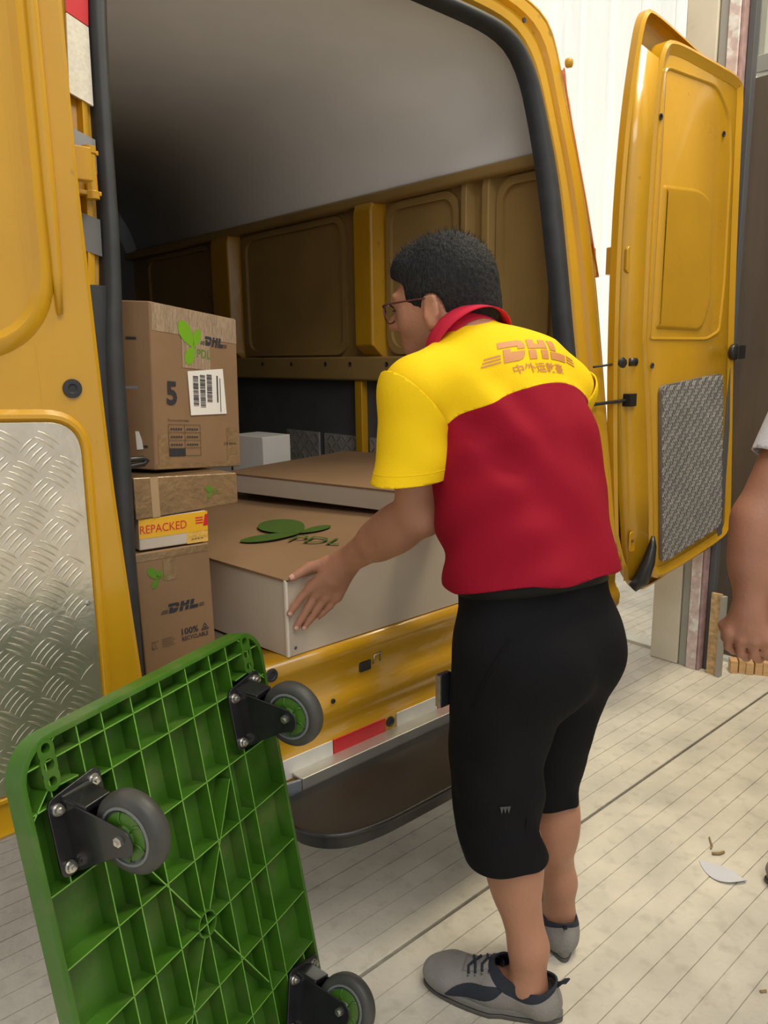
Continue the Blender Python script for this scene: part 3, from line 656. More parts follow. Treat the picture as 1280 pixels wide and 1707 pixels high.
tape(q, .010, .004, .040, .075, o, w, h); tape(q, .215, .004, .250, .090, o, w, h); tape(q, .003, .002, .256, .012, o, w, h)
# torn paper on the left side of the tall box
lsd = Vector((-.62, .78, .05)).normalized(); ql = [TL+lsd*.28, TL, BL, BL+lsd*.28]
prnt('paper_scrap', poly2([(.242, .040), (.256, .042), (.254, .060), (.248, .078), (.240, .078)]), ql, .28, .338, LBL, o, .001)
prnt('print_mark', rect2(.228, .262, .250, .267), ql, .28, .338, INK, o, .001); prnt('print_mark', rect2(.257, .045, .266, .050), ql, .28, .338, INK, o, .001)

# big white-sided carton with brown lid under the man's hand
BA = [(.912, 1.347, .618), (1.50, 1.347, .618), (1.52, 2.35, .618), (.84, 2.15, .618), (.914, 1.347, .796), (1.50, 1.347, .843), (1.52, 2.35, .83), (.84, 2.15, .80)]
big = root('cardboard_box', (1.2, 1.8, .618), 'large flat white-sided box with brown lid, held by the man', 'box')
MB().hexa(BA).build('carton', WCARD, big, bevel=.002)
e = .003; up = [Vector(BA[i])+Vector((sx, sy, .0005)) for i, sx, sy in ((4, -e, -e), (5, e, -e), (6, e, e), (7, -e, e))]
MB().hexa([p+Vector((0, 0, -.006)) for p in up]+up).build('box_lid', CARD, big, bevel=.001)
MB().box((.909, 1.344, .620), (.915, 1.350, .795)).build('corner_edge', mat('pale_board_edge', (.80, .72, .62), .6), big)
cL = Vector((1.215, 1.71, 0)); 
def topz(x, y_): 
    u = (x-.88)/.62; return .798+(.84-.798)*max(0, min(1, u))+.0014
def lidprint(VF, ox, oy, ex, ey, name, m, dd=.0):
    V = [(ox+a*ex[0]+b*ey[0], oy+a*ex[1]+b*ey[1]) for a, b in VF[0]]; return mk(name, [(x, y_, topz(x, y_)+dd) for x, y_ in V], VF[1], m, big)
# directions measured on the lid
ex = Vector((1, 0)); ey = Vector((0, 1))
lidprint(join2(leaf2(0, 0, .155, .070, 155), leaf2(0, 0, .185, .125, 83), leaf2(0, 0, .095, .050, -5)), 1.148, 1.62, ex, ey, 'printed_leaf_logo', mat('dark_green_ink', (.045, .095, .006), .7))
lidprint(fit(text2d('PDL'), .01, -.050, .150, .050), 1.130, 1.615, Vector((.35, -.93)), Vector((.93, .36)), 'printed_text', mat('dark_green_ink', (.045, .095, .006), .7))
MB().lathe([(.004, 0), (.003, .001)], (.932, 1.3465, .636), (0, -1, 0), 12).build('round_mark', DGREY, big)
# second large carton behind, on top of it
Bq = [(1.435, 1.41, .846), (2.05, 1.56, .846), (1.88, 2.33, .846), (1.262, 2.19, .846), (1.435, 1.41, .905), (2.05, 1.56, .905), (1.88, 2.33, .905), (1.262, 2.19, .905)]
b2 = root('cardboard_box', (1.65, 1.85, .842), 'wide flat box with a dark lid edge, lying across the back of the hand-held box', 'box')
MB().hexa(Bq).build('carton', WCARD, b2, bevel=.002)
e = .002; up = [Vector(Bq[i])+Vector((sx, sy, .0015)) for i, sx, sy in ((4, -e, -e), (5, e, -e), (6, e, e), (7, -e, e))]
MB().hexa([p+Vector((0, 0, -.005)) for p in up]+up).build('box_lid', CARD, b2, bevel=.001)
# support under it on the right
b3 = root('cardboard_box', (1.8, 1.9, .618), 'white box on the cargo floor hidden behind the man under the wide flat box', 'box')
MB().hexa([(1.53, 1.60, .618), (2.04, 1.60, .618), (2.04, 2.3, .618), (1.55, 2.3, .618), (1.53, 1.60, .838), (2.04, 1.60, .838), (2.04, 2.3, .838), (1.55, 2.3, .838)]).build('carton', WCARD, b3, bevel=.003)
# small white cube box far in
C0 = root('small_box', (1.56, 2.38, .618), 'small white box standing behind the wide flat box near the far wall', 'box')
MB().hexa([(1.525, 2.36, .618), (1.655, 2.375, .618), (1.635, 2.56, .618), (1.505, 2.54, .618), (1.525, 2.36, .985), (1.655, 2.375, .985), (1.635, 2.56, .985), (1.505, 2.54, .985)]).build('carton', LBL, C0, bevel=.002)
C1 = root('shade_block', (1.2, 2.6, .618), 'dark grey block standing for the shaded left side of the small white box', 'box')
MB().hexa([(.95, 2.50, .618), (1.43, 2.42, .618), (1.43, 2.75, .618), (.95, 2.8, .618), (.95, 2.50, .97), (1.43, 2.42, .985), (1.43, 2.75, .985), (.95, 2.8, .97)]).build('carton', mat('shade_grey', (.22, .20, .18), .7), C1, bevel=.003)  # dark colour paints in the shade on the white box's left face

for o_ in COL.objects:
    if o_.name.startswith('cardboard_box') and o_.parent is None: o_['group'] = 'cardboard boxes loaded in the van'

# ================================================================ GREEN PLATFORM CART
W_, L_, TH = .507, .813, .036
w_ = Vector((.930, .366, -.005)).normalized(); l_ = Vector((.056, -.154, -.986)); l_ = (l_-w_*l_.dot(w_)).normalized(); n_v = w_.cross(l_)  # n_v points away from the camera
TLc = Vector((.238, .955, .801))
# local axes: x = width, y = along the length (down), z = towards camera (outward from the underside)
Mc = Matrix(((w_.x, l_.x, -n_v.x, TLc.x), (w_.y, l_.y, -n_v.y, TLc.y), (w_.z, l_.z, -n_v.z, TLc.z), (0, 0, 0, 1)))
# the empty sits at the foot of the board
Mfoot = Mc @ Matrix.Translation((W_/2, L_, 0)); cart = root('platform_cart', None, 'green plastic platform cart standing on end against the van, wheels facing out', 'cart', m=Mfoot)
OC = (W_/2, L_, 0)
def cmk(mb, name, m, parent=cart, **k): return mk(name, mb.V, mb.F, m, parent, off=OC if parent is cart else OC, **k)
k_ = .845
cols = [v*k_ for v in (.0, .048, .114, .165, .230, .300, .368, .436, .487, .552, .60)]
rows = [v*k_ for v in (0, .040, .106, .236, .355, .481, .607, .726, .856, .922, .962)]
# deck with rim: rounded outline shell
oc = rrect(W_, L_, .055, 8); ic = rrect(W_-.016, L_-.016, .048, 8, .008, .008)
n_ = len(oc); V = []; F = []
for P, z in ((rrect(W_-.012, L_-.012, .05, 8, .006, .006), -TH), (oc, -TH+.006), (oc, -.001), (rrect(W_-.004, L_-.004, .053, 8, .002, .002), 0), (ic, 0), (ic, -TH+.006)):
    V += [(a, b, z) for a, b in P]
for r in range(5):
    for i in range(n_): F.append((r*n_+i, r*n_+(i+1) % n_, (r+1)*n_+(i+1) % n_, (r+1)*n_+i))
F.append(tuple(range(n_))); F.append(tuple(5*n_+i for i in range(n_)))
deck = mk('deck', V, F, GRN, cart, off=OC, autos=40)
mb = MB(); t = .0033
def ribbar(p, q, z0=-TH+.004, z1=-.0015, t=t):
    p = Vector((*p, 0)); q = Vector((*q, 0)); d = (q-p).normalized(); s = Vector((-d.y, d.x, 0))*t/2; s2 = s*.62
    mb.hexa([(p-s).to_tuple()[:2]+(z0,), (q-s).to_tuple()[:2]+(z0,), (q+s).to_tuple()[:2]+(z0,), (p+s).to_tuple()[:2]+(z0,), (p-s2).to_tuple()[:2]+(z1,), (q-s2).to_tuple()[:2]+(z1,), (q+s2).to_tuple()[:2]+(z1,), (p+s2).to_tuple()[:2]+(z1,)])
def cmk_rib(name='rib'):
    global mb
    o = mk(name, mb.V, mb.F, [GRN, GRPALE], cart, off=OC); mb = MB()
    for p in o.data.polygons:
        if abs(p.normal.z) > .9 and p.center.z > -.01: p.material_index = 1
    return o
for i, u in enumerate(cols[1:-1]):
    if i in (0, 8): ribbar((u, rows[0]+.03), (u, rows[3])); cmk_rib(); ribbar((u, rows[7]), (u, rows[-1]-.03)); cmk_rib()
    else: ribbar((u, .006), (u, L_-.006)); cmk_rib()
for v in (cols[1]+.0,): pass
for i, v in enumerate(rows[1:-1]): ribbar((.006, v), (W_-.006, v)); cmk_rib()
# extra half-width columns near the long edges, as on the moulding
cu, cv = W_/2, rows[5]
for sx in (-1, 1):
    for sy in (-1, 1):
        ribbar((cu+sx*.011, cv+sy*.018), (cu+sx*.110, cv+sy*.186)); cmk_rib('diagonal_rib')
r0 = .021
MB_ = MB().lathe([(r0, -TH+.004), (r0, -.001), (r0-.003, -.001), (r0-.003, -TH+.004)], (cu, cv, 0), (0, 0, 1), 32, closed=True); cmk(MB_, 'centre_ring', GRN, autos=40)
# corner bosses with three holes
def boss(u, v):
    g = MB()
    P = [(u+.0125*math.cos(a), v-.0225+.0125*math.sin(a)) for a in np.linspace(PI, 2*PI, 9)]+[(u+.0125*math.cos(a), v+.0225+.0125*math.sin(a)) for a in np.linspace(0, PI, 9)]
    n = len(P); Pi = [(u+.0105*math.cos(a), v-.029+.0105*math.sin(a)) for a in np.linspace(PI, 2*PI, 9)]+[(u+.0105*math.cos(a), v+.029+.0105*math.sin(a)) for a in np.linspace(0, PI, 9)]
    V = [(a, b, -TH+.004) for a, b in P]+[(a, b, .0005) for a, b in P]
    F = [(i, (i+1) % n, n+(i+1) % n, n+i) for i in range(n)]; g.add(V, F)
    # top face as three annular fields
    hs = [(-.0225, .0066), (0, .0080), (.0225, .0066)]; 
    for hv, hr in hs:
        half = .0145; K = 24; V = []; F = []
        for k in range(K):
            a = 2*PI*k/K; V.append((u+hr*math.cos(a), v+hv+hr*math.sin(a), .0005)); V.append((u+hr*.92*math.cos(a), v+hv+hr*.92*math.sin(a), -.02))
            # outer point: clamp ray to strip
            ca, sa = math.cos(a), math.sin(a); r = min(.0124/max(1e-6, abs(ca)), .0114/max(1e-6, abs(sa)))
            if hv < 0 and sa < 0 or hv > 0 and sa > 0: r = .0124
            V.append((u+r*ca, v+hv+r*sa, .0005))
        for k in range(K):
            j = (k+1) % K; F.append((3*k, 3*j, 3*j+2, 3*k+2)); F.append((3*k, 3*k+1, 3*j+1, 3*j))
        g.add(V, F)
    mk('corner_boss', g.V, g.F, GRN, cart, off=OC, autos=40)
    sg = 1 if u < cu else -1; tv = 1 if v < cv else -1
    for a, b in (((u-.006*sg, v+.028*tv), (.008 if u < cu else W_-.008, v+.058*tv)), ((u+.008*sg, v+.032*tv), (u+.04*sg, v+.034*tv)), ((u-.004*sg, v-.030*tv), (u-.016*sg, v-.024*tv)), ((u+.008*sg, v-.024*tv), (u+.018*sg, v-.031*tv))):
        ribbar(a, b); cmk_rib('brace_rib')
for u in (.0445, W_-.0445):
    for v in (.0385, L_-.0385): boss(u, v)
# casters
def caster(cu_, cv_, swivel=0., flip=1):
    """fixed caster: base plate, two cheeks, wheel whose axle runs along local x"""
    Rz = Matrix.Rotation(swivel, 4, 'Z')
    def mkc(g, name, m, parent, **k):
        V = [tuple(Rz @ Vector(v)+Vector((cu_, cv_, 0))) for v in g.V]; return mk(name, V, g.F, m, parent, off=OC, **k)
    P = qpoly([(-.044, -.052), (.044, -.062), (.048, .050), (-.044, .055)], .014, 5)
    br = mkc(MB().prism([(a, b, .0) for a, b in P], (0, 0, .004)), 'caster_bracket', BRK, cart, bevel=.001)
    for s in (-1, 1):
        x = s*.020
        Pp = [(x, -.046, .003), (x, .054, .003), (x, .050, .016), (x, .026, .080)]+[(x, .004+.021*math.sin(a), .096+.020*math.cos(a)) for a in np.linspace(1.1, -1.1, 7)]+[(x, -.022, .080)]
        mkc(MB().prism(Pp, (s*.003, 0, 0)), 'caster_cheek', BRK, br, bevel=.0012)
    mkc(MB().hexa([(-.023, -.050, .003), (.023, -.050, .003), (.023, -.036, .003), (-.023, -.036, .003), (-.021, -.038, .045), (.021, -.038, .045), (.021, -.028, .042), (-.021, -.028, .042)]), 'caster_web', BRK, br, bevel=.002)
    for a, b in ((-.031, -.036), (.031, -.046), (-.031, .042), (.034, .036)):
        bo = mkc(MB().lathe([(.0085, .004), (.0085, .0055), (.0068, .0055), (.0068, .010), (.0040, .0105), (.0040, .014), (.002, .0145)], (a, b, 0), (0, 0, 1), 12), 'bolt', STEEL, br, autos=30)
    R_ = .0555
    wh = mkc(MB().lathe([(.037, -.0135), (.041, -.0145), (R_-.006, -.0135), (R_-.001, -.008), (R_, 0), (R_-.001, .008), (R_-.006, .0135), (.041, .0145), (.037, .0135)], (0, 0, .096), (1, 0, 0), 48), 'wheel', TYRE, br, smooth=True)
    for s in (-1, 1):
        mkc(MB().lathe([(.0400, s*.0135), (.0395, s*.0158), (.0365, s*.0158), (.0355, s*.012)], (0, 0, .096), (1, 0, 0), 40), 'wheel_ring', GRING, wh, autos=40)
        g = MB().lathe([(.0358, s*.0125), (.030, s*.0142), (.016, s*.0150), (.012, s*.0185)], (0, 0, .096), (1, 0, 0), 40)
        mkc(g, 'wheel_hub', GRN, wh, autos=30)
        g = MB()
        for k in range(6):
            a = k*PI/3; c, s_ = math.cos(a), math.sin(a); g.tube([(s*.0155, c*.014, .096+s_*.014), (s*.0156, c*.024-s_*.004, .096+s_*.024+c*.004), (s*.0150, c*.034, .096+s_*.034)], .0012, 6)
        mkc(g, 'hub_spokes', GRN, wh, smooth=True)
        mkc(MB().lathe([(.0072, s*.023), (.0072, s*.0275), (.0035, s*.028), (.0035, s*.0305)], (0, 0, .096), (1, 0, 0), 6), 'axle_nut', STEEL, br, autos=30)
caster(.0705, .133); caster(.436, .133); caster(.0705, L_-.136, 0); caster(.436, L_-.136, math.radians(22))

# ================================================================ SMALL THINGS ON THE FLOOR
PAP = mat('grey_white_paper', (.62, .62, .66), .8, var=.05)
n = 14
A = Vector((1.752, .785)); B = Vector((1.757, .668))
P = []
for k in range(n+1):
    t = k/n; p = A.lerp(B, t); b = math.sin(PI*t)**.8; P.append((p.x-.046*b, p.y-.008*b))
V = []; F = []
for k, (x, y_) in enumerate(P):
    t = k/n; c = A.lerp(B, t); c.x += .018*math.sin(PI*t)
    for s in range(5):
        a = s/4; px_, py_ = x+(c.x-x)*a, y_+(c.y-y_)*a; V.append((px_, py_, .002+.012*max(0, t-.25)*(1-a*.9)))
for k in range(n):
    for s in range(4): F.append((k*5+s, k*5+s+1, k*5+6+s, k*5+5+s))
o = mk('paper_scrap', V, F, PAP, None, solid=.0012); 
def settle(o):
    c = Vector((0, 0, 0)); me = o.data
    c.x = sum(v.co.x for v in me.vertices)/len(me.vertices); c.y = sum(v.co.y for v in me.vertices)/len(me.vertices)
    for v in me.vertices: v.co -= c
    o.location = c
settle(o); tag(o, 'curved grey-white scrap of paper lying on the grooved concrete floor', 'paper')
TW = mat('dry_stick', (.30, .21, .09), .8)
o = MB().tube([(1.800, .775, .004), (1.812, .762, .005), (1.828, .757, .004)], .0035, 8).build('wood_chip', TW, None, smooth=True); settle(o); tag(o, 'short brown stick lying just above the paper scrap', 'stick')
o = MB().tube([(1.862, .812, .003), (1.846, .801, .0035), (1.832, .790, .003), (1.818, .787, .003)], .0022, 8).build('wood_chip', TW, None, smooth=True); settle(o); tag(o, 'thin bent twig further from the paper scrap than the short stick', 'stick')
o = MB().tube([(1.445, .505, .002), (1.455, .497, .003)], .003, 8).build('wood_chip', TW, None, smooth=True); settle(o); tag(o, 'tiny crumb of dirt on the floor at the lower right', 'debris')
# wooden blocks by the door
wb = root('pallet_block', (3.0, 1.2, 0), 'bundle of small raw wood blocks on the floor at the foot of the dark door', 'wood block')
dx = Vector((.03, -.045)).normalized()
for k, (hh, dd) in enumerate([(.052, 0), (.058, .004), (.050, -.004), (.056, .002), (.054, 0)]):
    o_ = Vector((2.965, 1.262))+dx*(.030*k); nrm = Vector((dx.y*-1, dx.x))*.05
    if nrm.x < 0: nrm = -nrm
    a = o_+Vector((dd, 0)); b = a+dx*.028
    MB().hexa([(a.x, a.y, 0), (b.x, b.y, 0), (b.x+nrm.x, b.y+nrm.y, 0), (a.x+nrm.x, a.y+nrm.y, 0), (a.x, a.y, hh), (b.x, b.y, hh), (b.x+nrm.x, b.y+nrm.y, hh), (a.x+nrm.x, a.y+nrm.y, hh)]).build('block', WOOD, wb, bevel=.002)
# ================================================================ PEOPLE (implicit surfaces meshed by surface nets)
A3 = lambda *v: np.array(v, float)
def rc(a, b, ra, rb):
    a = A3(*a); b = A3(*b); lo = np.minimum(a, b)-max(ra, rb); hi = np.maximum(a, b)+max(ra, rb); ab = b-a; L2 = ab.dot(ab)+1e-12
    def f(P):
        t = np.clip(((P-a)@ab)/L2, 0, 1); return np.linalg.norm(P-(a+t[..., None]*ab), axis=-1)-(ra+(rb-ra)*t)
    return f, lo, hi
def el(c, r, X=(1, 0, 0), Y=(0, 1, 0)):
    c = A3(*c); r = A3(*r); X = A3(*X)/np.linalg.norm(X); Y = A3(*Y); Y = Y-X*X.dot(Y); Y /= np.linalg.norm(Y); M = np.stack([X, Y, np.cross(X, Y)], 1); R = max(r)
    def f(P):
        q = (P-c)@M; k0 = np.linalg.norm(q/r, axis=-1); k1 = np.linalg.norm(q/r**2, axis=-1)+1e-9; return k0*(k0-1)/k1
    return f, c-R, c+R
def ec(a, b, ra, rb, X=(1, 0, 0)):
    """elliptic cone: ra, rb = (half width along X, half depth)"""
    a = A3(*a); b = A3(*b); ab = b-a; L2 = ab.dot(ab); Z = ab/np.sqrt(L2); X = A3(*X); X = X-Z*Z.dot(X); X /= np.linalg.norm(X); Y = np.cross(Z, X); R = max(*ra, *rb)
    ra = A3(*ra); rb = A3(*rb)
    def f(P):
        t = np.clip(((P-a)@ab)/L2, 0, 1); v = P-(a+t[..., None]*ab); r = ra+(rb-ra)*t[..., None]
        q = np.stack([v@X, v@Y, v@Z], -1); rr = np.concatenate([r, r.min(-1, keepdims=True)], -1)
        k0 = np.linalg.norm(q/rr, axis=-1); k1 = np.linalg.norm(q/rr**2, axis=-1)+1e-9; return k0*(k0-1)/k1
    return f, np.minimum(a, b)-R, np.maximum(a, b)+R
def sdf_mesh(prims, h, disp=None):
    """prims: list of (prim, k); k smooth blend radius, k<0 subtract. returns V, F(quads)"""
    lo = np.min([p[0][1] for p in prims if p[1] >= 0], 0)-3*h; hi = np.max([p[0][2] for p in prims if p[1] >= 0], 0)+3*h
    n = np.ceil((hi-lo)/h).astype(int)+1; ax = [lo[i]+h*np.arange(n[i]) for i in range(3)]
    D = np.full(n, .5, np.float32)
    for (f, a, b), k in prims:
        m = abs(k)*1.5+3*h; i0 = np.maximum(0, np.floor((a-m-lo)/h).astype(int)); i1 = np.minimum(n, np.ceil((b+m-lo)/h).astype(int)+1)
        sl = tuple(slice(i0[j], i1[j]) for j in range(3)); G = np.stack(np.meshgrid(*[ax[j][sl[j]] for j in range(3)], indexing='ij'), -1); d = f(G); o = D[sl]
        if k > 1e-6: t = np.clip(.5+.5*(o-d)/k, 0, 1); D[sl] = o*(1-t)+d*t-k*t*(1-t)
        elif k < 0: kk = -k; t = np.clip(.5-.5*(o+d)/kk, 0, 1); D[sl] = o*(1-t)-d*t+kk*t*(1-t)
        else: D[sl] = np.minimum(o, d)
    if disp is not None:
        msk = np.argwhere(np.abs(D) < .03); P = lo+msk*h; D[tuple(msk.T)] -= disp(P).astype(np.float32)
    S = D < 0
    c = [(i, j, k) for i in (0, 1) for j in (0, 1) for k in (0, 1)]
    def sub(A, o): return A[o[0]:n[0]-1+o[0], o[1]:n[1]-1+o[1], o[2]:n[2]-1+o[2]]
    cnt = sum(sub(S, o).astype(np.int8) for o in c); act = (cnt > 0) & (cnt < 8); idx = np.full(act.shape, -1, int); idx[act] = np.arange(act.sum()); cells = np.argwhere(act)
    acc = np.zeros((len(cells), 3)); num = np.zeros(len(cells))
    for ai in range(3):
        for o in c:
            if o[ai]: continue
            o2 = list(o); o2[ai] = 1; d0 = sub(D, o)[act]; d1 = sub(D, o2)[act]; x = (d0 < 0) != (d1 < 0); t = np.where(x, d0/np.where(x, d0-d1, 1), 0)
            p = np.array(o, float)[None]+np.zeros((len(cells), 3)); p[:, ai] += t; acc += p*x[:, None]; num += x
    V = lo+(cells+acc/num[:, None])*h; F = []
    for ai in range(3):
        b_, c_ = (ai+1) % 3, (ai+2) % 3
        s0 = [slice(None)]*3; s1 = [slice(None)]*3; s0[ai] = slice(0, n[ai]-1); s1[ai] = slice(1, n[ai]); E = S[tuple(s0)] != S[tuple(s1)]
        e = np.argwhere(E); e = e[(e[:, b_] > 0) & (e[:, c_] > 0) & (e[:, b_] < n[b_]-1) & (e[:, c_] < n[c_]-1)]
        q = []
        for db, dc in ((1, 1), (0, 1), (0, 0), (1, 0)): g = e.copy(); g[:, b_] -= db; g[:, c_] -= dc; q.append(idx[tuple(g.T)])
        q = np.stack(q, 1); fl_ = S[tuple(e.T)]; q[~fl_] = q[~fl_][:, ::-1]; F.append(q[(q >= 0).all(1)])
    return V, np.concatenate(F)
def relax(V, F, it=2, lam=.5):
    V = V.copy()
    E = np.concatenate([F[:, [i, (i+1) % F.shape[1]]] for i in range(F.shape[1])]); E = np.concatenate([E, E[:, ::-1]])
    for _ in range(it):
        a = np.zeros_like(V); np.add.at(a, E[:, 0], V[E[:, 1]]); c = np.bincount(E[:, 0], minlength=len(V))[:, None]; V = V*(1-lam)+lam*a/np.maximum(c, 1)
    return V
def tris(F): return F if F.shape[1] == 3 else np.concatenate([F[:, [0, 1, 2]], F[:, [0, 2, 3]]])
def clip(V, T, field, keep_pos=True):
    """cut triangle mesh along field = 0, keep positive side"""
    g = field(V) if callable(field) else field
    if not keep_pos: g = -g
    s = g[T] >= 0; c = s.sum(1); out = [T[c == 3]]; V = list(map(tuple, V)); nv = {}; 
    def cut(i, j):
        k = (min(i, j), max(i, j))
        if k not in nv:
            t = g[k[0]]/(g[k[0]]-g[k[1]]); a = V[k[0]]; b = V[k[1]]; nv[k] = len(V); V.append(tuple(a[m]+(b[m]-a[m])*t for m in range(3)))
        return nv[k]
    ex_ = []
    for tri, ss in zip(T[(c > 0) & (c < 3)], s[(c > 0) & (c < 3)]):
        i = int(np.argmax(ss)) if ss.sum() == 1 else int(np.argmin(ss)); a, b, d = int(tri[i]), int(tri[(i+1) % 3]), int(tri[(i+2) % 3])
        if ss.sum() == 1: ex_.append((a, cut(a, b), cut(a, d)))
        else: p = cut(a, b); q = cut(a, d); ex_ += [(p, b, d), (p, d, q)]
    if ex_: out.append(np.array(ex_))
    T2 = np.concatenate(out); V = np.array(V); u, inv = np.unique(T2, return_inverse=True); return V[u], inv.reshape(T2.shape)
def plane_f(p, nrm): p = A3(*p); nrm = A3(*nrm)/np.linalg.norm(nrm); return lambda P: (P-p)@nrm
def smk(name, V, T, m, parent, solid=0., smooth=True):
    o = mk(name, [tuple(v) for v in V], [tuple(int(i) for i in t) for t in T], m, parent, smooth=smooth)
    if solid: s = o.modifiers.new('s', 'SOLIDIFY'); s.thickness = solid; s.offset = 0
    return o

SKIN = mat('skin', (.42, .20, .12), .5, var=.07, vscale=14, bump=.12, bscale=130, sss=.12)
HAIR = mat('black_hair', (.014, .0135, .014), .7, spec=.25, var=.5, vscale=160, bump=.6, bscale=260, stretch=(1, 1, .5))
SY = mat('yellow_polo_fabric', (.86, .57, .008), .8, var=.03, vscale=8, bump=.1, bscale=350, spec=.15)
SR = mat('red_polo_fabric', (.27, .004, .018), .8, var=.05, vscale=8, bump=.1, bscale=350, spec=.15)
COLR = mat('red_collar_fabric', (.52, .02, .05), .8, bump=.1, bscale=300, spec=.15)
PANT = mat('black_trouser_fabric', (.007, .0068, .008), .85, var=.1, vscale=10, bump=.15, bscale=250, spec=.15)
SUED = mat('grey_suede', (.235, .22, .205), .85, var=.10, vscale=25, bump=.2, bscale=200)
NAVY = mat('navy_mesh_fabric', (.018, .022, .035), .8, var=.2, bump=.2, bscale=300)
SOLE = mat('grey_shoe_sole', (.085, .078, .07), .6, var=.15)

# ------------------------------------------------ man at the van
man = root('person', (1.17, .84, 0), 'person in a yellow and red polo shirt and black knee-length shorts bending into the van', 'person')
LAT = A3(.981, -.193, 0); LAT /= np.linalg.norm(LAT)
HIPC = A3(1.112, .825, .78)
WST = A3(1.120, .85, .88); MID = A3(1.130, .885, .985); CH = A3(1.153, .92, 1.10); UP = A3(1.150, .955, 1.205); NB = A3(1.112, 1.0, 1.280)
LS = A3(.965, .995, 1.205); RS = A3(1.310, .930, 1.195)
LE = A3(1.006, 1.03, .975); LWR = A3(1.010, 1.255, .838)
HD = A3(1.115, 1.075, 1.375)
RE = A3(1.365, 1.08, .975); RWR = A3(1.325, 1.26, .880)
az = math.radians(-20); pit = math.radians(-9)
HF = A3(math.sin(az)*math.cos(pit), math.cos(az)*math.cos(pit), math.sin(pit)); HL = A3(math.cos(az), -math.sin(az), 0)  # face forward, head right
HL = HL+A3(0, 0, .0); HU = np.cross(HL, HF); HU /= np.linalg.norm(HU)
def hp(r, f, u): return HD+HL*r+HF*f+HU*u
KL = A3(1.040, .865, .475); AL = A3(1.066, .795, .085); KR = A3(1.205, .880, .455); AR = A3(1.268, .868, .085)
HL_ = A3(1.045, .84, .76); HR_ = A3(1.180, .815, .76)
fo = math.radians(-28); FD = A3(math.sin(fo), math.cos(fo), 0)
fr_ = math.radians(42); FDR = A3(math.sin(fr_), math.cos(fr_), 0)
body = [
 (ec(HIPC, WST, (.13, .09), (.13, .09), LAT), 0), (ec(WST, MID, (.13, .09), (.135, .09), LAT), .04), (ec(MID, CH, (.135, .09), (.138, .10), LAT), .04), (ec(CH, UP, (.138, .10), (.13, .085), LAT), .04), (ec(UP, NB, (.12, .08), (.062, .056), LAT), .04),
 (rc(UP, LS, .055, .048), .03), (rc(UP, RS, .055, .048), .03), (rc(LS, LE, .048, .041), .03), (rc(RS, RE, .048, .041), .03),
 (rc(NB, HD-HU*.055-HF*.02, .058, .055), .03), 
 (rc(HL_, KL, .075, .052), .04), (rc(HR_, KR, .075, .052), .04),
 (rc(KL, AL+A3(0, .0, .06), .054, .036), .03), (el(KL*.62+AL*.38+A3(.004, -.018, 0), (.052, .052, .105)), .03), (rc(AL+A3(0, 0, .06), AL-A3(0, 0, .02), .036, .036), .02), 
 (rc(KR, AR+A3(0, .0, .06), .052, .034), .03), (el(KR*.62+AR*.38+A3(.0, -.018, 0), (.050, .052, .105)), .03), (rc(AR+A3(0, 0, .06), AR-A3(0, 0, .02), .034, .035), .02),
 (rc(AL-A3(0, 0, .03), AL+FD*.11-A3(0, 0, .05), .034, .028), .02), (rc(AR-A3(0, 0, .03), AR+FDR*.11-A3(0, 0, .05), .034, .028), .02),
 # head
 (el(hp(0, -.012, .012), (.075, .096, .092), HL, HF), .02), (el(hp(0, .030, -.035), (.060, .062, .075), HL, HF), .03), (el(hp(0, .062, -.085), (.030, .028, .026), HL, HF), .03),
 (rc(hp(0, .083, .0), hp(0, .108, -.032), .010, .015), .012), (el(hp(-.016, .096, -.036), (.010, .012, .008), HL, HF), .006), (el(hp(.016, .096, -.036), (.010, .012, .008), HL, HF), .006),
 (el(hp(0, .088, -.060), (.022, .010, .006), HL, HF), .006), (el(hp(0, .086, -.070), (.020, .010, .006), HL, HF), .006), (el(hp(0, .078, .016), (.055, .016, .010), HL, HF), .012),
 (el(hp(-.030, .080, -.002), (.014, .010, .009), HL, HF), .004), (el(hp(.030, .080, -.002), (.014, .010, .009), HL, HF), .004),
 (rc(hp(-.045, .055, -.025), hp(-.040, .06, -.04), .018, .016), .02), (rc(hp(.045, .055, -.025), hp(.040, .06, -.04), .018, .016), .02),
]
EO = -.030
for s in (-1, 1):  # ears
    body += [(el(hp(s*.080, -.010, -.005+EO), (.010, .018, .030), HL+HF*(-.35*s), HF), .006), (rc(hp(s*.087, -.022, .022+EO), hp(s*.087, -.022, -.012+EO), .006, .005), .004), (rc(hp(s*.087, -.022, .022+EO), hp(s*.082, .0, .024+EO), .006, .005), .004), (rc(hp(s*.080, -.004, -.030+EO), hp(s*.080, -.010, -.026+EO), .007, .008), .006), (el(hp(s*.092, -.006, .002+EO), (.006, .009, .014), HL+HF*(-.35*s), HF), -.004)]
V, F = sdf_mesh(body, .007); V = relax(V, F, 1, .4)
T_ = tris(F)
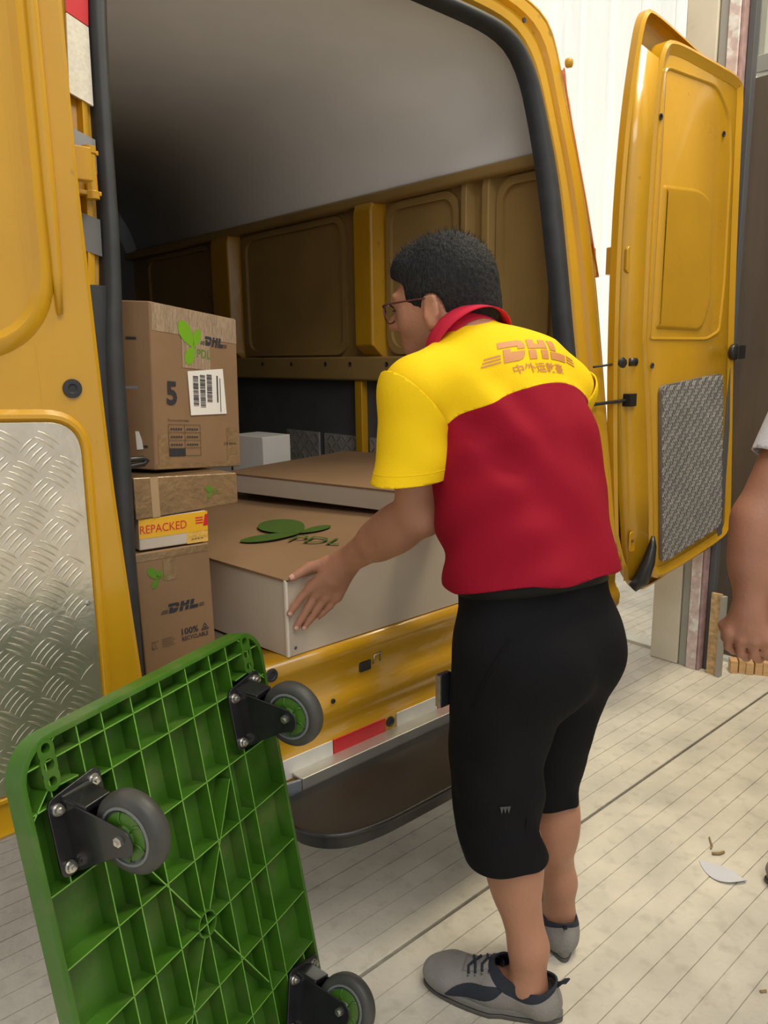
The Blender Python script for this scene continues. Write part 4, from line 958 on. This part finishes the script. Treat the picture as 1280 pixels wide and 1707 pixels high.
# arms below the elbow and hands at finer resolution, one surface
def hand(W, tips, thumb, k=.010, up=None):
    """W wrist, tips: list of 4 (knuckle, mid, dist, tip), thumb: (base, mid, tip)"""
    pr_ = []
    W = A3(*W); kn = [A3(*t[0]) for t in tips]
    for i, q in enumerate(kn):
        st = W+(kn[i]-W)*.15+(kn[i]-sum(kn)/4)*.35; pr_.append((rc(st, q, .015, .0125), .012 if i else 0))
    pr_.append((rc(W, sum(kn)/4*.5+W*.5, .024, .018), .02))
    for t, r in zip(tips, ((.0092), (.0095), (.009), (.0078))):
        t = [A3(*p) for p in t]; pr_ += [(rc(t[0], t[1], r*1.12, r*1.0), .007), (rc(t[1], t[2], r*1.03, r*.92), .003), (rc(t[2], t[3], r*.94, r*.78), .003)]
    th = [A3(*p) for p in thumb]; pr_ += [(rc(W*.7+th[0]*.3, th[0], .017, .0145), .012), (rc(th[0], th[1], .0138, .0108), .006), (rc(th[1], th[2], .0112, .0085), .003)]
    return pr_
HX = lambda *p: A3(*p)
fing = [[HX(.958, 1.318, .776), HX(.941, 1.330, .755), HX(.926, 1.336, .736), HX(.914, 1.338, .722)],
        [HX(.972, 1.314, .762), HX(.955, 1.326, .729), HX(.942, 1.333, .706), HX(.929, 1.337, .687)],
        [HX(.990, 1.305, .752), HX(.975, 1.320, .722), HX(.962, 1.330, .700), HX(.949, 1.336, .682)],
        [HX(1.010, 1.292, .750), HX(1.000, 1.306, .727), HX(.990, 1.320, .710), HX(.980, 1.330, .697)]]
thumb = [HX(.985, 1.290, .832), HX(.955, 1.318, .822), HX(.922, 1.334, .802)]
arm = [(rc(LE+(LS-LE)*.42, LE, .046, .043), 0), (rc(LE, LE*.45+LWR*.55, .044, .038), .02), (el(LE*.68+LWR*.32+A3(0, 0, -.002), (.046, .07, .042), LAT, LWR-LE), .03), (rc(LE*.45+LWR*.55, LWR, .037, .0275), .02), (rc(LE+A3(.0, -.026, -.012), LE+A3(0, -.024, .0), .018, .02), .02)]
hnd = hand(LWR, fing, thumb)
V2, F2 = sdf_mesh(arm+[(hnd[0][0], .02)]+hnd[1:], .0034); V2 = relax(V2, F2, 1, .3); T2 = tris(F2)
ra_ = LE-LS; pcut = LS+ra_*.62
# rest of the upper arm is cut where the fine arm takes over
fld = lambda P: np.where((np.linalg.norm(P-(LS+ra_*.8), axis=1) < .13) & (P[:, 0] < 1.09), -((P-pcut)@(ra_/np.linalg.norm(ra_))), .05)
VB, TB = clip(V, T_, fld)
# right arm and hand (hidden behind the body) lies on the box top
fR = [[HX(1.33-.022*i, 1.375, .862), HX(1.325-.022*i, 1.405, .866), HX(1.322-.022*i, 1.425, .860), HX(1.32-.022*i, 1.44, .853)] for i in range(4)]
thR = [HX(1.40, 1.33, .868), HX(1.395, 1.37, .866), HX(1.385, 1.40, .860)]
RWR = A3(1.325, 1.26, .880); RE = A3(1.365, 1.08, .975)
fR = [[HX(1.375-.022*i, 1.385, .868), HX(1.372-.022*i, 1.415, .872), HX(1.37-.022*i, 1.437, .866), HX(1.368-.022*i, 1.45, .858)] for i in range(4)]
fR = [[p-A3(.0, .072, .0) for p in t] for t in fR]; thR = [HX(1.295, 1.285, .866), HX(1.280, 1.315, .862), HX(1.277, 1.342, .856)]
hr = hand(RWR, fR, thR)
V3, F3 = sdf_mesh([(rc(RS+(RE-RS)*.5, RE, .044, .042), 0), (rc(RE, RWR, .042, .028), .02)]+[(hr[0][0], .02)]+hr[1:], .005); V3 = relax(V3, F3, 1, .3); T3 = tris(F3)
VA = np.concatenate([VB, V2, V3]); TA = np.concatenate([TB, T2+len(VB), T3+len(VB)+len(V2)])
skin = smk('body', VA, TA, SKIN, man)
# nails
nm = mat('nail', (.60, .36, .27), .3)
def nail(tip, prev, nrm, r, nme='nail'):
    tip = Vector(tip); d = (tip-Vector(prev)).normalized(); n = Vector(nrm); n = (n-d*n.dot(d)).normalized(); s = d.cross(n); c = tip-d*.001
    V = []; 
    for i in range(5):
        for j in range(5):
            u = (i/4-.5)*2; v = (j/4-.5)*2; V.append(c+d*(u*r*.62)+s*(v*r*.62*math.sqrt(max(0, 1-.25*u*u)))+n*(r*(.93-.30*v*v-.08*u*u)))
    return mk(nme, V, [(i*5+j, i*5+j+1, i*5+6+j, i*5+5+j) for i in range(4) for j in range(4)], nm, skin, smooth=True)
for t, r in zip(fing, (.0078, .0082, .0078, .0068)): nail(t[3], t[2], (-.30, -.90, .25), r*1.02)
nail(thumb[2], thumb[1], (-.25, -.6, .75), .0098)

# hair: offset cranium trimmed along a hairline
hr_ = [(el(hp(0, -.013, .020), (.080, .100, .098), HL, HF), 0), (rc(hp(0, -.060, -.04), hp(0, -.055, -.085), .050, .042), .03), (el(hp(0, .045, .062), (.060, .042, .035), HL, HF), .03)]
rn = np.random.RandomState(5); ph = rn.rand(6)*6
V, F = sdf_mesh(hr_, .0045, disp=lambda P: .0010*np.sin(P@A3(310, 130, 260)+2*np.sin(P@A3(60, 80, -70)))*np.sin(P@A3(-120, 190, 60)))
def hairf(P):
    q = P-HD; r = q@HL; f = q@HF; u = q@HU
    side = np.where(f > .045, u-(.030+.6*np.maximum(0, f-.045)), u-(-.012-(.045-f)*1.15)); side = np.where(f < -.040, u+.112, side)
    ear = np.sqrt(((f+.008)/.024)**2+((u+.030)/.034)**2)-1; ear = np.where(np.abs(r) > .05, ear*.03, 1)
    return np.minimum(side, ear)
Vh, Th = clip(V, tris(F), hairf); hair = smk('hair', Vh, Th, HAIR, man, solid=.003)
# short hair tufts
mb = MB(); bv = BVHTree.FromPolygons([tuple(v) for v in Vh], [tuple(int(i) for i in t) for t in Th])
for i in range(2600):
    k = rn.randint(len(Th)); a, b, c = Vh[Th[k][0]], Vh[Th[k][1]], Vh[Th[k][2]]; w = rn.dirichlet((1, 1, 1)); p = Vector(a*w[0]+b*w[1]+c*w[2]); n = Vector(np.cross(b-a, c-a)).normalized()
    if n.dot(p-Vector(HD)) < 0: n = -n
    top = max(0, n.dot(Vector(HU))); g = (n*(.35+.8*top)+Vector(rn.randn(3))*.25+Vector(HF)*.35-Vector(HU)*(.9*(1-top))).normalized(); Lh = .006+.010*top; s = g.cross(n)
    if s.length < .01: continue
    s = s.normalized()*.0007; q = p-n*.001; mb.add([q-s, q+s, q+g*Lh], [(0, 1, 2)])
st = mb.build('hair_strands', HAIR, hair); st['kind'] = 'stuff'
# glasses
gm = mat('dark_red_frame', (.09, .02, .02), .3, coat=.5)
gl = None
mb = MB()
def lensring(s):
    return [hp(s*.034+.026*math.cos(a)*1.0, .104-.006*abs(math.cos(a)), -.012+.019*math.sin(a)) for a in np.linspace(0, 2*PI, 20)[:-1]]
gl = MB().tube(lensring(-1), .0016, 8, closed=True).build('glasses', gm, man, smooth=True)
MB().tube(lensring(1), .0016, 8, closed=True).build('lens_rim', gm, gl, smooth=True)
MB().tube([hp(-.009, .103, -.006), hp(0, .106, -.003), hp(.009, .103, -.006)], .0014, 6).build('nose_bridge', gm, gl, smooth=True)
for s in (-1, 1): MB().tube([hp(s*.060, .098, .0), hp(s*.074, .080, .0), hp(s*.082, .02, -.004), hp(s*.087, -.012, -.008), hp(s*.086, -.026, -.03)], [.0024, .0020, .0016, .0014, .0012], 6).build('temple_arm', gm, gl, smooth=True)
glass = bpy.data.materials.new('lens_glass'); glass.use_nodes = True; b_ = glass.node_tree.nodes['Principled BSDF']; b_.inputs['Transmission Weight'].default_value = 1; b_.inputs['Roughness'].default_value = .02; b_.inputs['IOR'].default_value = 1.05
for s in (-1, 1):
    P = lensring(s); mk('lens', P, [tuple(range(len(P)))], glass, gl)

# shirt
HEMN = A3(-.10, -.10, 1.0)
sh = [(ec(HIPC+A3(.0, .0, .03), WST, (.172, .135), (.168, .130), LAT), 0), (ec(WST, MID, (.166, .128), (.166, .124), LAT), .03), (ec(MID, CH, (.166, .124), (.158, .122), LAT), .04), (ec(CH, UP, (.158, .120), (.150, .098), LAT), .04), (ec(UP, NB+A3(0, .0, -.01), (.145, .095), (.072, .066), LAT), .05),
      (rc(UP+A3(0, 0, .012), LS, .070, .060), .04), (rc(UP+A3(0, 0, .012), RS, .070, .060), .04), (rc(NB-A3(0, 0, .03), LS+A3(.03, 0, .008), .058, .054), .03), (rc(NB-A3(0, 0, .03), RS+A3(-.03, 0, .008), .058, .054), .03)]
shoulders = sh[5:]
LHEM = LS+A3(-.018, .004, -.158)
slL = [(rc(LS, LHEM+A3(0, 0, -.03), .061, .066), .012)]+[(shoulders[0][0], .03), (shoulders[2][0], .03)]
slR = [(rc(RS, RE, .060, .064), .012)]+[(shoulders[1][0], .03), (shoulders[3][0], .03)]
def folds(P):
    q = P-MID; lat = q@LAT; z = P[:, 2]; a = .0045*np.sin(lat*42+z*7+1.5*np.sin(z*12))*np.clip((1.20-z)/.12, 0, 1)*np.clip((P[:, 2]-.85)/.06, .3, 1)
    b = .007*np.sin((z*.9+lat*1.6)*42+1.0)*np.exp(-(((lat+.10)/.08)**2+((z-1.14)/.09)**2))
    c = .0045*np.sin((P[:, 2]*60+P[:, 1]*40))*np.exp(-((P[:, 0]-1.0)/.06)**2)*np.clip((1.17-z)/.05, 0, 1)
    return a+b+c
def prep(pr_, h=.0055):
    V, F = sdf_mesh(pr_, h, disp=folds); return relax(V, F, 2, .5), tris(F)
FAC = A3(.193, .981, 0)
def hemf(P):
    q = P-WST; lat = q@LAT; bk = np.clip(-(q@FAC)/.12, 0, 1); return P[:, 2]-(.862+.028*bk+.0025*np.sin(lat*40))
nd = (HD-HU*.06-NB); nd /= np.linalg.norm(nd)
neckf = lambda P: .024-(P-NB)@nd
def ahL(P): q = P-LS; z = q[:, 2]; return -(q@LAT-np.clip(-.024-.9*z, -.072, .048)-1.5*np.clip(-z-.10, 0, .3))
def ahR(P): q = P-RS; z = q[:, 2]; return (q@LAT+np.clip(-.024-.9*z, -.072, .048)+1.5*np.clip(-z-.10, 0, .3))
Vs, Ts = prep(slL); Vs, Ts = clip(Vs, Ts, ahL)
cz = lambda P: P[:, 2]-(LHEM[2]+.002+.10*(P[:, 0]-LHEM[0]))
Vs, Ts = clip(Vs, Ts, cz); sl1 = smk('left_sleeve', Vs, Ts, SY, man, solid=.003)
Vq, Tq = prep(slR, .007); Vq, Tq = clip(Vq, Tq, ahR); rdir = (RE-RS)/np.linalg.norm(RE-RS)
Vq, Tq = clip(Vq, Tq, lambda P: .185-(P-RS)@rdir); smk('right_sleeve', Vq, Tq, SY, man, solid=.003)
Vr, Tr = prep(sh); Vr, Tr = clip(Vr, Tr, hemf); Vr, Tr = clip(Vr, Tr, neckf)
Vr, Tr = clip(Vr, Tr, lambda P: np.maximum(.006-ahL(P), -((P-LS)[:, 2]+.050))); Vr, Tr = clip(Vr, Tr, lambda P: np.maximum(.006-ahR(P), -((P-RS)[:, 2]+.050)))
def yoke(P):
    lat = (P-CH)@LAT; return P[:, 2]-(1.150+.066*np.cos(np.clip((lat-.012)/.178, -1, 1)*PI*.5)**.75)
Vy, Ty = clip(Vr, Tr, yoke); yk = smk('shirt_yoke', Vy, Ty, SY, man, solid=.003)
Vb, Tb = clip(Vr, Tr, lambda P: -yoke(P)); smk('shirt_body', Vb, Tb, SR, man, solid=.003)
# stitched seams: raised cords following the cuff and the arm hole
bvl = BVHTree.FromPolygons([tuple(v) for v in Vs], [tuple(int(i) for i in t) for t in Ts])
def around(c, n, up, K=40, rad=.12, bv_=None, keep=None):
    P = []
    for k in range(K):
        a_ = 2*PI*k/K; d = Vector(tuple(n))*math.cos(a_)+Vector(tuple(up))*math.sin(a_); h_ = bv_.ray_cast(Vector(tuple(c))+d*rad, -d)
        if h_[0] is not None: P.append(h_[0]+d*.0008)
    return P
cc = LHEM+A3(0, 0, .022); P = around(cc, A3(1, 0, .10), A3(0, 1, 0), bv_=bvl); MB().tube(P, .0016, 5, closed=True).build('cuff_seam', SY, sl1, smooth=True)
# sleeve hem stitch band
def ring_on(o, r1, r2, m, name, par, rad):
    pass
# collar: folded band around the neck
ctr = NB+nd*.006; cu1 = LAT-nd*nd.dot(LAT); cu1 /= np.linalg.norm(cu1); cv1 = np.cross(nd, cu1)
V = []; F = []; K = 48
for k in range(K+1):
    a = PI*.5+.12+(2*PI-.24)*k/K; c, s = math.cos(a), math.sin(a)
    for dr_, dz in ((.0, -.012), (.001, .018), (.003, .030), (.008, .031), (.013, .022), (.020, .002), (.025, -.014)):
        p = ctr+cu1*c*(.068+dr_)+cv1*s*(.064+dr_)+nd*(dz+.004*s); V.append(tuple(p))
for k in range(K):
    for j in range(6): F.append((k*7+j, k*7+j+1, k*7+8+j, k*7+7+j))
mk('collar', V, F, COLR, man, smooth=True, solid=.002)
# prints on the back, pressed on the yoke surface
bvy = BVHTree.FromPolygons([tuple(v) for v in Vy], [tuple(int(i) for i in t) for t in Ty])
def subdivide2(VF, L):
    me = bpy.data.meshes.new('t'); me.from_pydata([(x, y, 0) for x, y in VF[0]], [], VF[1]); bm = bmesh.new(); bm.from_mesh(me); bmesh.ops.triangulate(bm, faces=bm.faces)
    for _ in range(5):
        e = [x for x in bm.edges if x.calc_length() > L]
        if not e: break
        bmesh.ops.subdivide_edges(bm, edges=e, cuts=1); bmesh.ops.triangulate(bm, faces=bm.faces)
    r = [(v.co.x, v.co.y) for v in bm.verts], [tuple(v.index for v in f.verts) for f in bm.faces]; bm.verts.index_update(); r = [(v.co.x, v.co.y) for v in bm.verts], [tuple(v.index for v in f.verts) for f in bm.faces]
    bm.free(); bpy.data.meshes.remove(me); return r
def backprint(VF, c0, uy, nrm, name, m, par, R=.165, lift=.0026):
    V2_, F2_ = subdivide2(VF, .010); out = []; nrm = Vector(nrm).normalized(); L_ = Vector(tuple(LAT)); uy = Vector(tuple(uy))
    for x, y in V2_:
        d = (nrm*math.cos(x/R)+L_*math.sin(x/R)).normalized(); p = Vector(tuple(c0))+uy*y+d*.3; hit = bvy.ray_cast(p, -d)
        if hit[0] is None: hit = bvy.find_nearest(p-d*.18)
        out.append(hit[0]+d*lift)
    return mk(name, out, F2_, m, par)
PR = mat('copper_shirt_print', (.55, .22, .06), .6)
bo = UP+A3(-.085, -.12, .070); bn = A3(-.17, -.80, .60)
ux = LAT; uy = np.cross(bn/np.linalg.norm(bn), LAT)*-1; uy /= np.linalg.norm(uy)
if uy[2] < 0: uy = -uy
c0 = UP+A3(0, .01, .0)
backprint(fit(dhl_logo(), -.140, -.020, .300, .044), c0, uy, bn, 'shirt_logo', PR, yk)
tx = text2d('中外运敦豪', bold=.012)
backprint(fit(tx, -.072, -.046, .165, .019), c0, uy, bn, 'shirt_lettering', PR, yk)

# trousers
HP2 = HIPC+A3(0, 0, -.03)
pn = [(ec(HP2, WST+A3(0, 0, -.01), (.146, .118), (.146, .114), LAT), 0), (el(HIPC+A3(-.055, -.040, -.05), (.085, .09, .095)), .04), (el(HIPC+A3(.045, -.045, -.045), (.080, .085, .09)), .04),
      (ec(HL_+A3(.0, 0, -.02), KL, (.098, .110), (.076, .082), LAT), .03), (ec(KL, KL*.60+AL*.40+A3(-.008, 0, 0), (.076, .082), (.073, .080), LAT), .03),
      (ec(HR_+A3(.0, 0, -.02), KR, (.100, .110), (.068, .075), LAT), .03), (ec(KR, KR*.68+AR*.32+A3(.004, 0, 0), (.068, .075), (.066, .072), LAT), .03)]
def pf(P):
    z = P[:, 2]; return .0065*np.sin(z*46+P[:, 0]*34+2*np.sin(P[:, 1]*24))*np.clip((.62-z)/.15, 0, 1)+.005*np.sin(P[:, 0]*52+P[:, 1]*30+z*18)*np.exp(-((z-.60)/.16)**2)
V, F = sdf_mesh(pn, .007, disp=pf); V = relax(V, F, 2, .5); T0 = tris(F)
def hemP(P):
    left = P[:, 0] < 1.128; hz = np.where(left, .342+.10*(P[:, 0]-1.06), .374+.0*P[:, 0]); return P[:, 2]-hz-.004*np.sin(P[:, 0]*70)
V, T0 = clip(V, T0, hemP); V, T0 = clip(V, T0, lambda P: -(P[:, 2]-.905))
tr = smk('trousers', V, T0, PANT, man, solid=.004)
# waistband label and belt
bvt = BVHTree.FromPolygons([tuple(v) for v in V], [tuple(int(i) for i in t) for t in T0])
K = 60; Vb_ = []; Fb_ = []
for k in range(K):
    a = 2*PI*k/K; d = Vector(tuple(LAT*math.cos(a)+A3(.17, .985, 0)*math.sin(a)))
    for z in (.850-.022*math.sin(a), .880-.022*math.sin(a)):
        h_ = bvt.ray_cast(Vector((1.115, .845, z))+d*.28, -d); p = h_[0] if h_[0] is not None else Vector((1.115, .845, z))+d*.15
        Vb_.append(p+d*.004)
for k in range(K): j = (k+1) % K; Fb_.append((2*k, 2*j, 2*j+1, 2*k+1))
mk('belt', Vb_, Fb_, mat('black_belt', (.010, .010, .009), .55, spec=.2), tr, smooth=True, solid=.004)
# phone / metal clip at the left pocket
hit = bvt.ray_cast(Vector((.6, .86, .70)), Vector((1, 0, 0))); px_ = hit[0] if hit[0] is not None else Vector((.93, .86, .70))
clp = MB().box((.958, .925, .630), (.985, .937, .695)).build('pocket_phone', mat('phone_case', (.02, .02, .025), .2, coat=.5), tr, bevel=.002)
MB().box((.9555, .9245, .632), (.9585, .9375, .693)).build('phone_edge', STEEL, clp)
# pocket seams and a small woven mark
def ontr(p, d, lift=.003):
    h_ = bvt.ray_cast(Vector(p)+Vector(d).normalized()*.3, -Vector(d).normalized()); return (h_[0]+Vector(d).normalized()*lift) if h_[0] is not None else Vector(p)
pts = [ontr((1.05, .80+.009*k, .80-.018*k), (-1, -.25, 0)) for k in range(9)]
MB().tube(pts, .0018, 5).build('pocket_seam', PANT, tr, smooth=True)
pts = [ontr((1.06, .80, .78-.03*k), (-.9, -.6, 0), .001) for k in range(15)]
MB().tube(pts, .0014, 5).build('side_seam', PANT, tr, smooth=True)
pts = [ontr((1.13+.006*k, .80, .80-.012*k), (.0, -1, 0), .001) for k in range(1)]
c_ = ontr((1.035, .86, .475), (-.6, -.8, 0), .0045); e1 = Vector((.8, -.6, 0))*.007; e2 = Vector((0, 0, .009))
for s_ in (-1, 0, 1):
    MB().add([c_+e1*s_*.9-e2, c_+e1*(s_*.9+.5)+e2*.6, c_+e1*(s_*.9-.5)+e2*.6], [(0, 1, 2)]).build('woven_mark', mat('grey_thread', (.07, .07, .07), .8), tr)

# shoes
def shoe(heel, dirv, side, parent=man, s=1., seed=0):
    """heel point on the ground, direction, side=+1 left foot; local f along foot, r to the right, z up"""
    D_ = A3(*dirv); R_ = A3(D_[1], -D_[0], 0); O_ = A3(*heel)
    def p(f, r, z): return O_+D_*f*s+R_*r*s+A3(0, 0, z*s)
    def loc(P): q = P-O_; return (q@D_)/s, (q@R_)/s, P[:, 2]/s
    in_ = side  # inner side direction in r
    up_ = [(ec(p(.045, 0, .045), p(.13, 0, .045), (.034, .04), (.041, .038), R_), 0), (ec(p(.13, 0, .045), p(.215, in_*.006, .040), (.041, .038), (.043, .030), R_), .02), (el(p(.228, in_*.006, .034), (.050, .042, .030), D_, R_), .02),
           (rc(p(.05, 0, .06), p(.035, 0, .088), .034, .030), .02), (rc(p(.12, 0, .06), p(.085, 0, .10), .034, .030), .02), (el(p(.03, 0, .035), (.036, .034, .034), D_, R_), .02)]
    V, F = sdf_mesh(up_, .0045); V = relax(V, F, 1, .4); T0 = tris(F)
    V, T0 = clip(V, T0, lambda P: P[:, 2]-.016*s)
    def opening(P):
        f, r, z = loc(P); return (.074+.60*np.clip(f-.070, 0, .045)+.45*np.clip(.03-f, 0, .03))-z
    V, T0 = clip(V, T0, opening)
    def collar(P):
        f, r, z = loc(P); return z-(.054+7.*(f-.062)**2)
    def panel(P):
        f, r, z = loc(P); a = (np.abs((f-.165+(z-.045)*.9)/.042)**3+np.abs((z-.048+.22*(f-.16))/.0165)**3); return 1-a
    Vc, Tc = clip(V, T0, collar); sc = smk('shoe_collar', Vc, Tc, NAVY, None, solid=.004)
    V1, T1 = clip(V, T0, lambda P: -collar(P)); Vp, Tp = clip(V1, T1, panel); Vu, Tu = clip(V1, T1, lambda P: -panel(P))
    upo = smk('shoe', Vu, Tu, SUED, parent, solid=.003)
    sc.parent = upo; sc.location = -(upo.location+parent.location) if upo.location.length else -parent.location
    pn_ = smk('side_panel', Vp, Tp, NAVY, upo, solid=.002)
    out = []
    for t in np.linspace(0, 2*PI, 40)[:-1]:
        c, s_ = math.cos(t), math.sin(t); f = .135+.145*c; r = (.046 if c > -.2 else .040)*s_*(1-.12*max(0, -c))+in_*.006*max(0, c); out.append(p(f, r, 0))
    sl = MB(); sl.prism([tuple(q) for q in out], (0, 0, .009*s)); sl.build('outsole', SOLE, upo, bevel=.002)
    sl = MB(); sl.prism([tuple((q-O_)*.985+O_+A3(0, 0, .0092*s)) for q in out], (0, 0, .016*s)); sl.build('midsole', mat('grey_midsole', (.17, .16, .15), .7), upo, bevel=.005*s, seg=3)
    lc = MB()
    bvs = BVHTree.FromPolygons([tuple(v) for v in V1], [tuple(int(i) for i in t) for t in T1])
    def top(f, r):
        h = bvs.ray_cast(Vector(tuple(p(f, r, .25))), Vector((0, 0, -1))); return h[0]+Vector((0, 0, .003)) if h[0] is not None else Vector(tuple(p(f, r, .07)))
    tg = []
    for k in range(9):
        for r in (-.020, -.010, 0, .010, .020): tg.append(top(.11+.010*k, r)+Vector((0, 0, .001)))
    mk('tongue', tg, [(k*5+j, k*5+j+1, k*5+6+j, k*5+5+j) for k in range(8) for j in range(4)], SUED, upo, smooth=True, solid=.002)
    for k in range(5):
        f = .120+.014*k; sg = 1 if k % 2 else -1
        MB().tube([top(f, -.024), top(f+.003, -.012)+Vector((0, 0, .003)), top(f+.006*sg, 0)+Vector((0, 0, .004)), top(f-.003, .012)+Vector((0, 0, .003)), top(f, .024)], .0027, 6).build('lace', NAVY, upo, smooth=True)
        for sd in (-1, 1): MB().lathe([(.0025, 0), (.0028, .001), (.0012, .0012)], tuple(top(f, sd*.027)-Vector((0, 0, .001))), (0, 0, 1), 8).build('eyelet', STEEL, upo)
    for sg in (-1, 1):
        c = top(.113, 0); d = Vector(tuple(D_)); rr_ = Vector(tuple(R_))*sg
        MB().tube([c, c+rr_*.018+Vector((0, 0, .012)), c+rr_*.034+Vector((0, 0, .009))+d*.01, c+rr_*.026+Vector((0, 0, .002))+d*.006, c+Vector((0, 0, .002))], .0026, 6).build('lace_bow', NAVY, upo, smooth=True)
    MB().tube([p(.004, 0, .082), p(-.012, 0, .088), p(-.018, 0, .098), p(-.012, 0, .094), p(.004, 0, .074)], .003*s, 6).build('heel_tab', NAVY, upo, smooth=True)
    return upo
shoe(AL-FD*.060-A3(0, 0, AL[2]), FD, 1, s=.98)
shoe(AR-FDR*.060-A3(0, 0, AR[2]), FDR, -1, s=.98)

# ------------------------------------------------ second person at the right edge, mostly outside the frame
p2 = root('person', (1.93, .52, 0), 'person in a light grey shirt at the right edge with one bare arm hanging down', 'person')
LT2 = A3(.80, -.60, 0)
C2 = A3(1.90, .385, 0)
S2 = A3(1.690, .56, 1.28); E2 = A3(1.550, .630, .94); W2 = A3(1.520, .618, .757)
bd2 = [(ec(C2+A3(0, 0, .85), C2+A3(0, 0, 1.1), (.13, .10), (.14, .10), LT2), 0), (ec(C2+A3(0, 0, 1.1), C2+A3(0, 0, 1.36), (.14, .10), (.15, .09), LT2), .03), (rc(C2+A3(0, 0, 1.38), S2, .06, .052), .03), (rc(C2+A3(0, 0, 1.38), C2+A3(.22, -.14, 1.37), .06, .052), .03),
       (rc(C2+A3(0, 0, 1.4), C2+A3(0, .02, 1.52), .058, .056), .03), (el(C2+A3(0, .03, 1.61), (.078, .098, .115)), .02), (rc(C2+A3(0, .12, 1.60), C2+A3(0, .145, 1.575), .010, .014), .01),
       (rc(C2+A3(-.09, .03, .85), C2+A3(-.06, .06, .48), .085, .055), .03), (rc(C2+A3(.09, -.04, .85), C2+A3(.10, -.02, .48), .085, .055), .03), (rc(C2+A3(-.06, .06, .48), C2+A3(-.03, .03, .08), .052, .036), .03), (rc(C2+A3(.10, -.02, .48), C2+A3(.11, -.04, .08), .052, .036), .03),
       (rc(C2+A3(.22, -.14, 1.37), C2+A3(.28, -.14, 1.08), .05, .042), .03), (rc(C2+A3(.28, -.14, 1.08), C2+A3(.26, -.06, .86), .042, .028), .03), (el(C2+A3(.25, -.04, .80), (.022, .035, .05)), .02)]
V, F = sdf_mesh(bd2, .009); Vc, Tc = relax(V, F, 1, .4), tris(F)
def off(px, py_, dx=0): return A3(px, py_, dx)
kk = [A3(1.474, .655, .800), A3(1.480, .632, .790), A3(1.488, .610, .790), A3(1.498, .592, .796)]
f2 = []
for i, q in enumerate(kk):
    m1 = q+A3(.012, .004, -.034); m2 = m1+A3(.024, -.002, -.016); tp_ = m2+A3(.020, -.003, .004); f2.append([q, m1, m2, tp_])
th2 = [A3(1.490, .668, .806), A3(1.505, .672, .776), A3(1.518, .664, .752)]
SH_ = A3(.020, -.010, -.085); f2 = [[p+SH_ for p in t] for t in f2]; th2 = [p+SH_ for p in th2]; h2 = hand(W2, f2, th2)
V5, F5 = sdf_mesh([(rc(S2, E2, .050, .046), 0), (rc(E2, E2*.5+W2*.5, .046, .042), .02), (el(E2*.7+W2*.3, (.050, .047, .08)), .02), (rc(E2*.5+W2*.5, W2, .040, .030), .02)]+[(h2[0][0], .02)]+h2[1:], .0045); V5 = relax(V5, F5, 1, .3)
SK2 = mat('skin_tan', (.36, .165, .10), .5, var=.08, vscale=14, bump=.12, bscale=130, sss=.12)
smk('body', np.concatenate([Vc, V5]), np.concatenate([Tc, tris(F5)+len(Vc)]), SK2, p2)
GS = mat('light_grey_fabric', (.60, .61, .64), .8, var=.04, bump=.1, bscale=300)
V, F = sdf_mesh([(ec(C2+A3(0, 0, .80), C2+A3(0, 0, 1.1), (.175, .13), (.17, .13), LT2), 0), (ec(C2+A3(0, 0, 1.1), C2+A3(0, 0, 1.36), (.17, .13), (.17, .11), LT2), .03), (rc(C2+A3(0, 0, 1.38), S2, .075, .064), .03), (rc(C2+A3(0, 0, 1.38), C2+A3(.22, -.14, 1.37), .075, .066), .03), (rc(S2, E2, .066, .062), .02), (rc(C2+A3(.22, -.14, 1.37), C2+A3(.26, -.14, 1.16), .066, .062), .02)], .009)
V = relax(V, F, 2, .5); T0 = tris(F); a2_ = (E2-S2)/np.linalg.norm(E2-S2)
V, T0 = clip(V, T0, lambda P: np.where((P[:, 0] < 1.66) & (P[:, 2] < 1.3), .248-(P-S2)@a2_, 1.)); V, T0 = clip(V, T0, lambda P: P[:, 2]-.84); V, T0 = clip(V, T0, lambda P: 1.445-P[:, 2])
smk('shirt', V, T0, GS, p2, solid=.003)
V, F = sdf_mesh([(ec(C2+A3(0, 0, .80), C2+A3(0, 0, .93), (.165, .12), (.155, .11), LT2), 0), (rc(C2+A3(-.09, .03, .82), C2+A3(-.06, .06, .48), .10, .075), .03), (rc(C2+A3(.09, -.04, .82), C2+A3(.10, -.02, .48), .10, .075), .03), (rc(C2+A3(-.06, .06, .48), C2+A3(-.03, .03, .13), .075, .06), .03), (rc(C2+A3(.10, -.02, .48), C2+A3(.11, -.04, .13), .075, .06), .03)], .011)
V, T0 = clip(relax(V, F, 2), tris(F), lambda P: P[:, 2]-.09); smk('trousers', V, T0, PANT, p2, solid=.003)
V, F = sdf_mesh([(el(C2+A3(0, .015, 1.635), (.086, .102, .105)), 0)], .008); V, T0 = clip(V, tris(F), lambda P: (P[:, 2]-1.60)+.5*(.52-P[:, 1])); smk('hair', V, T0, HAIR, p2, solid=.002)
sd2 = A3(-.35, .94, 0)
shoe(tuple(C2+A3(-.010, -.005, 0)), tuple(sd2/np.linalg.norm(sd2)), 1, p2); shoe(tuple(C2+A3(.13, -.09, 0)), (0, 1, 0), -1, p2)
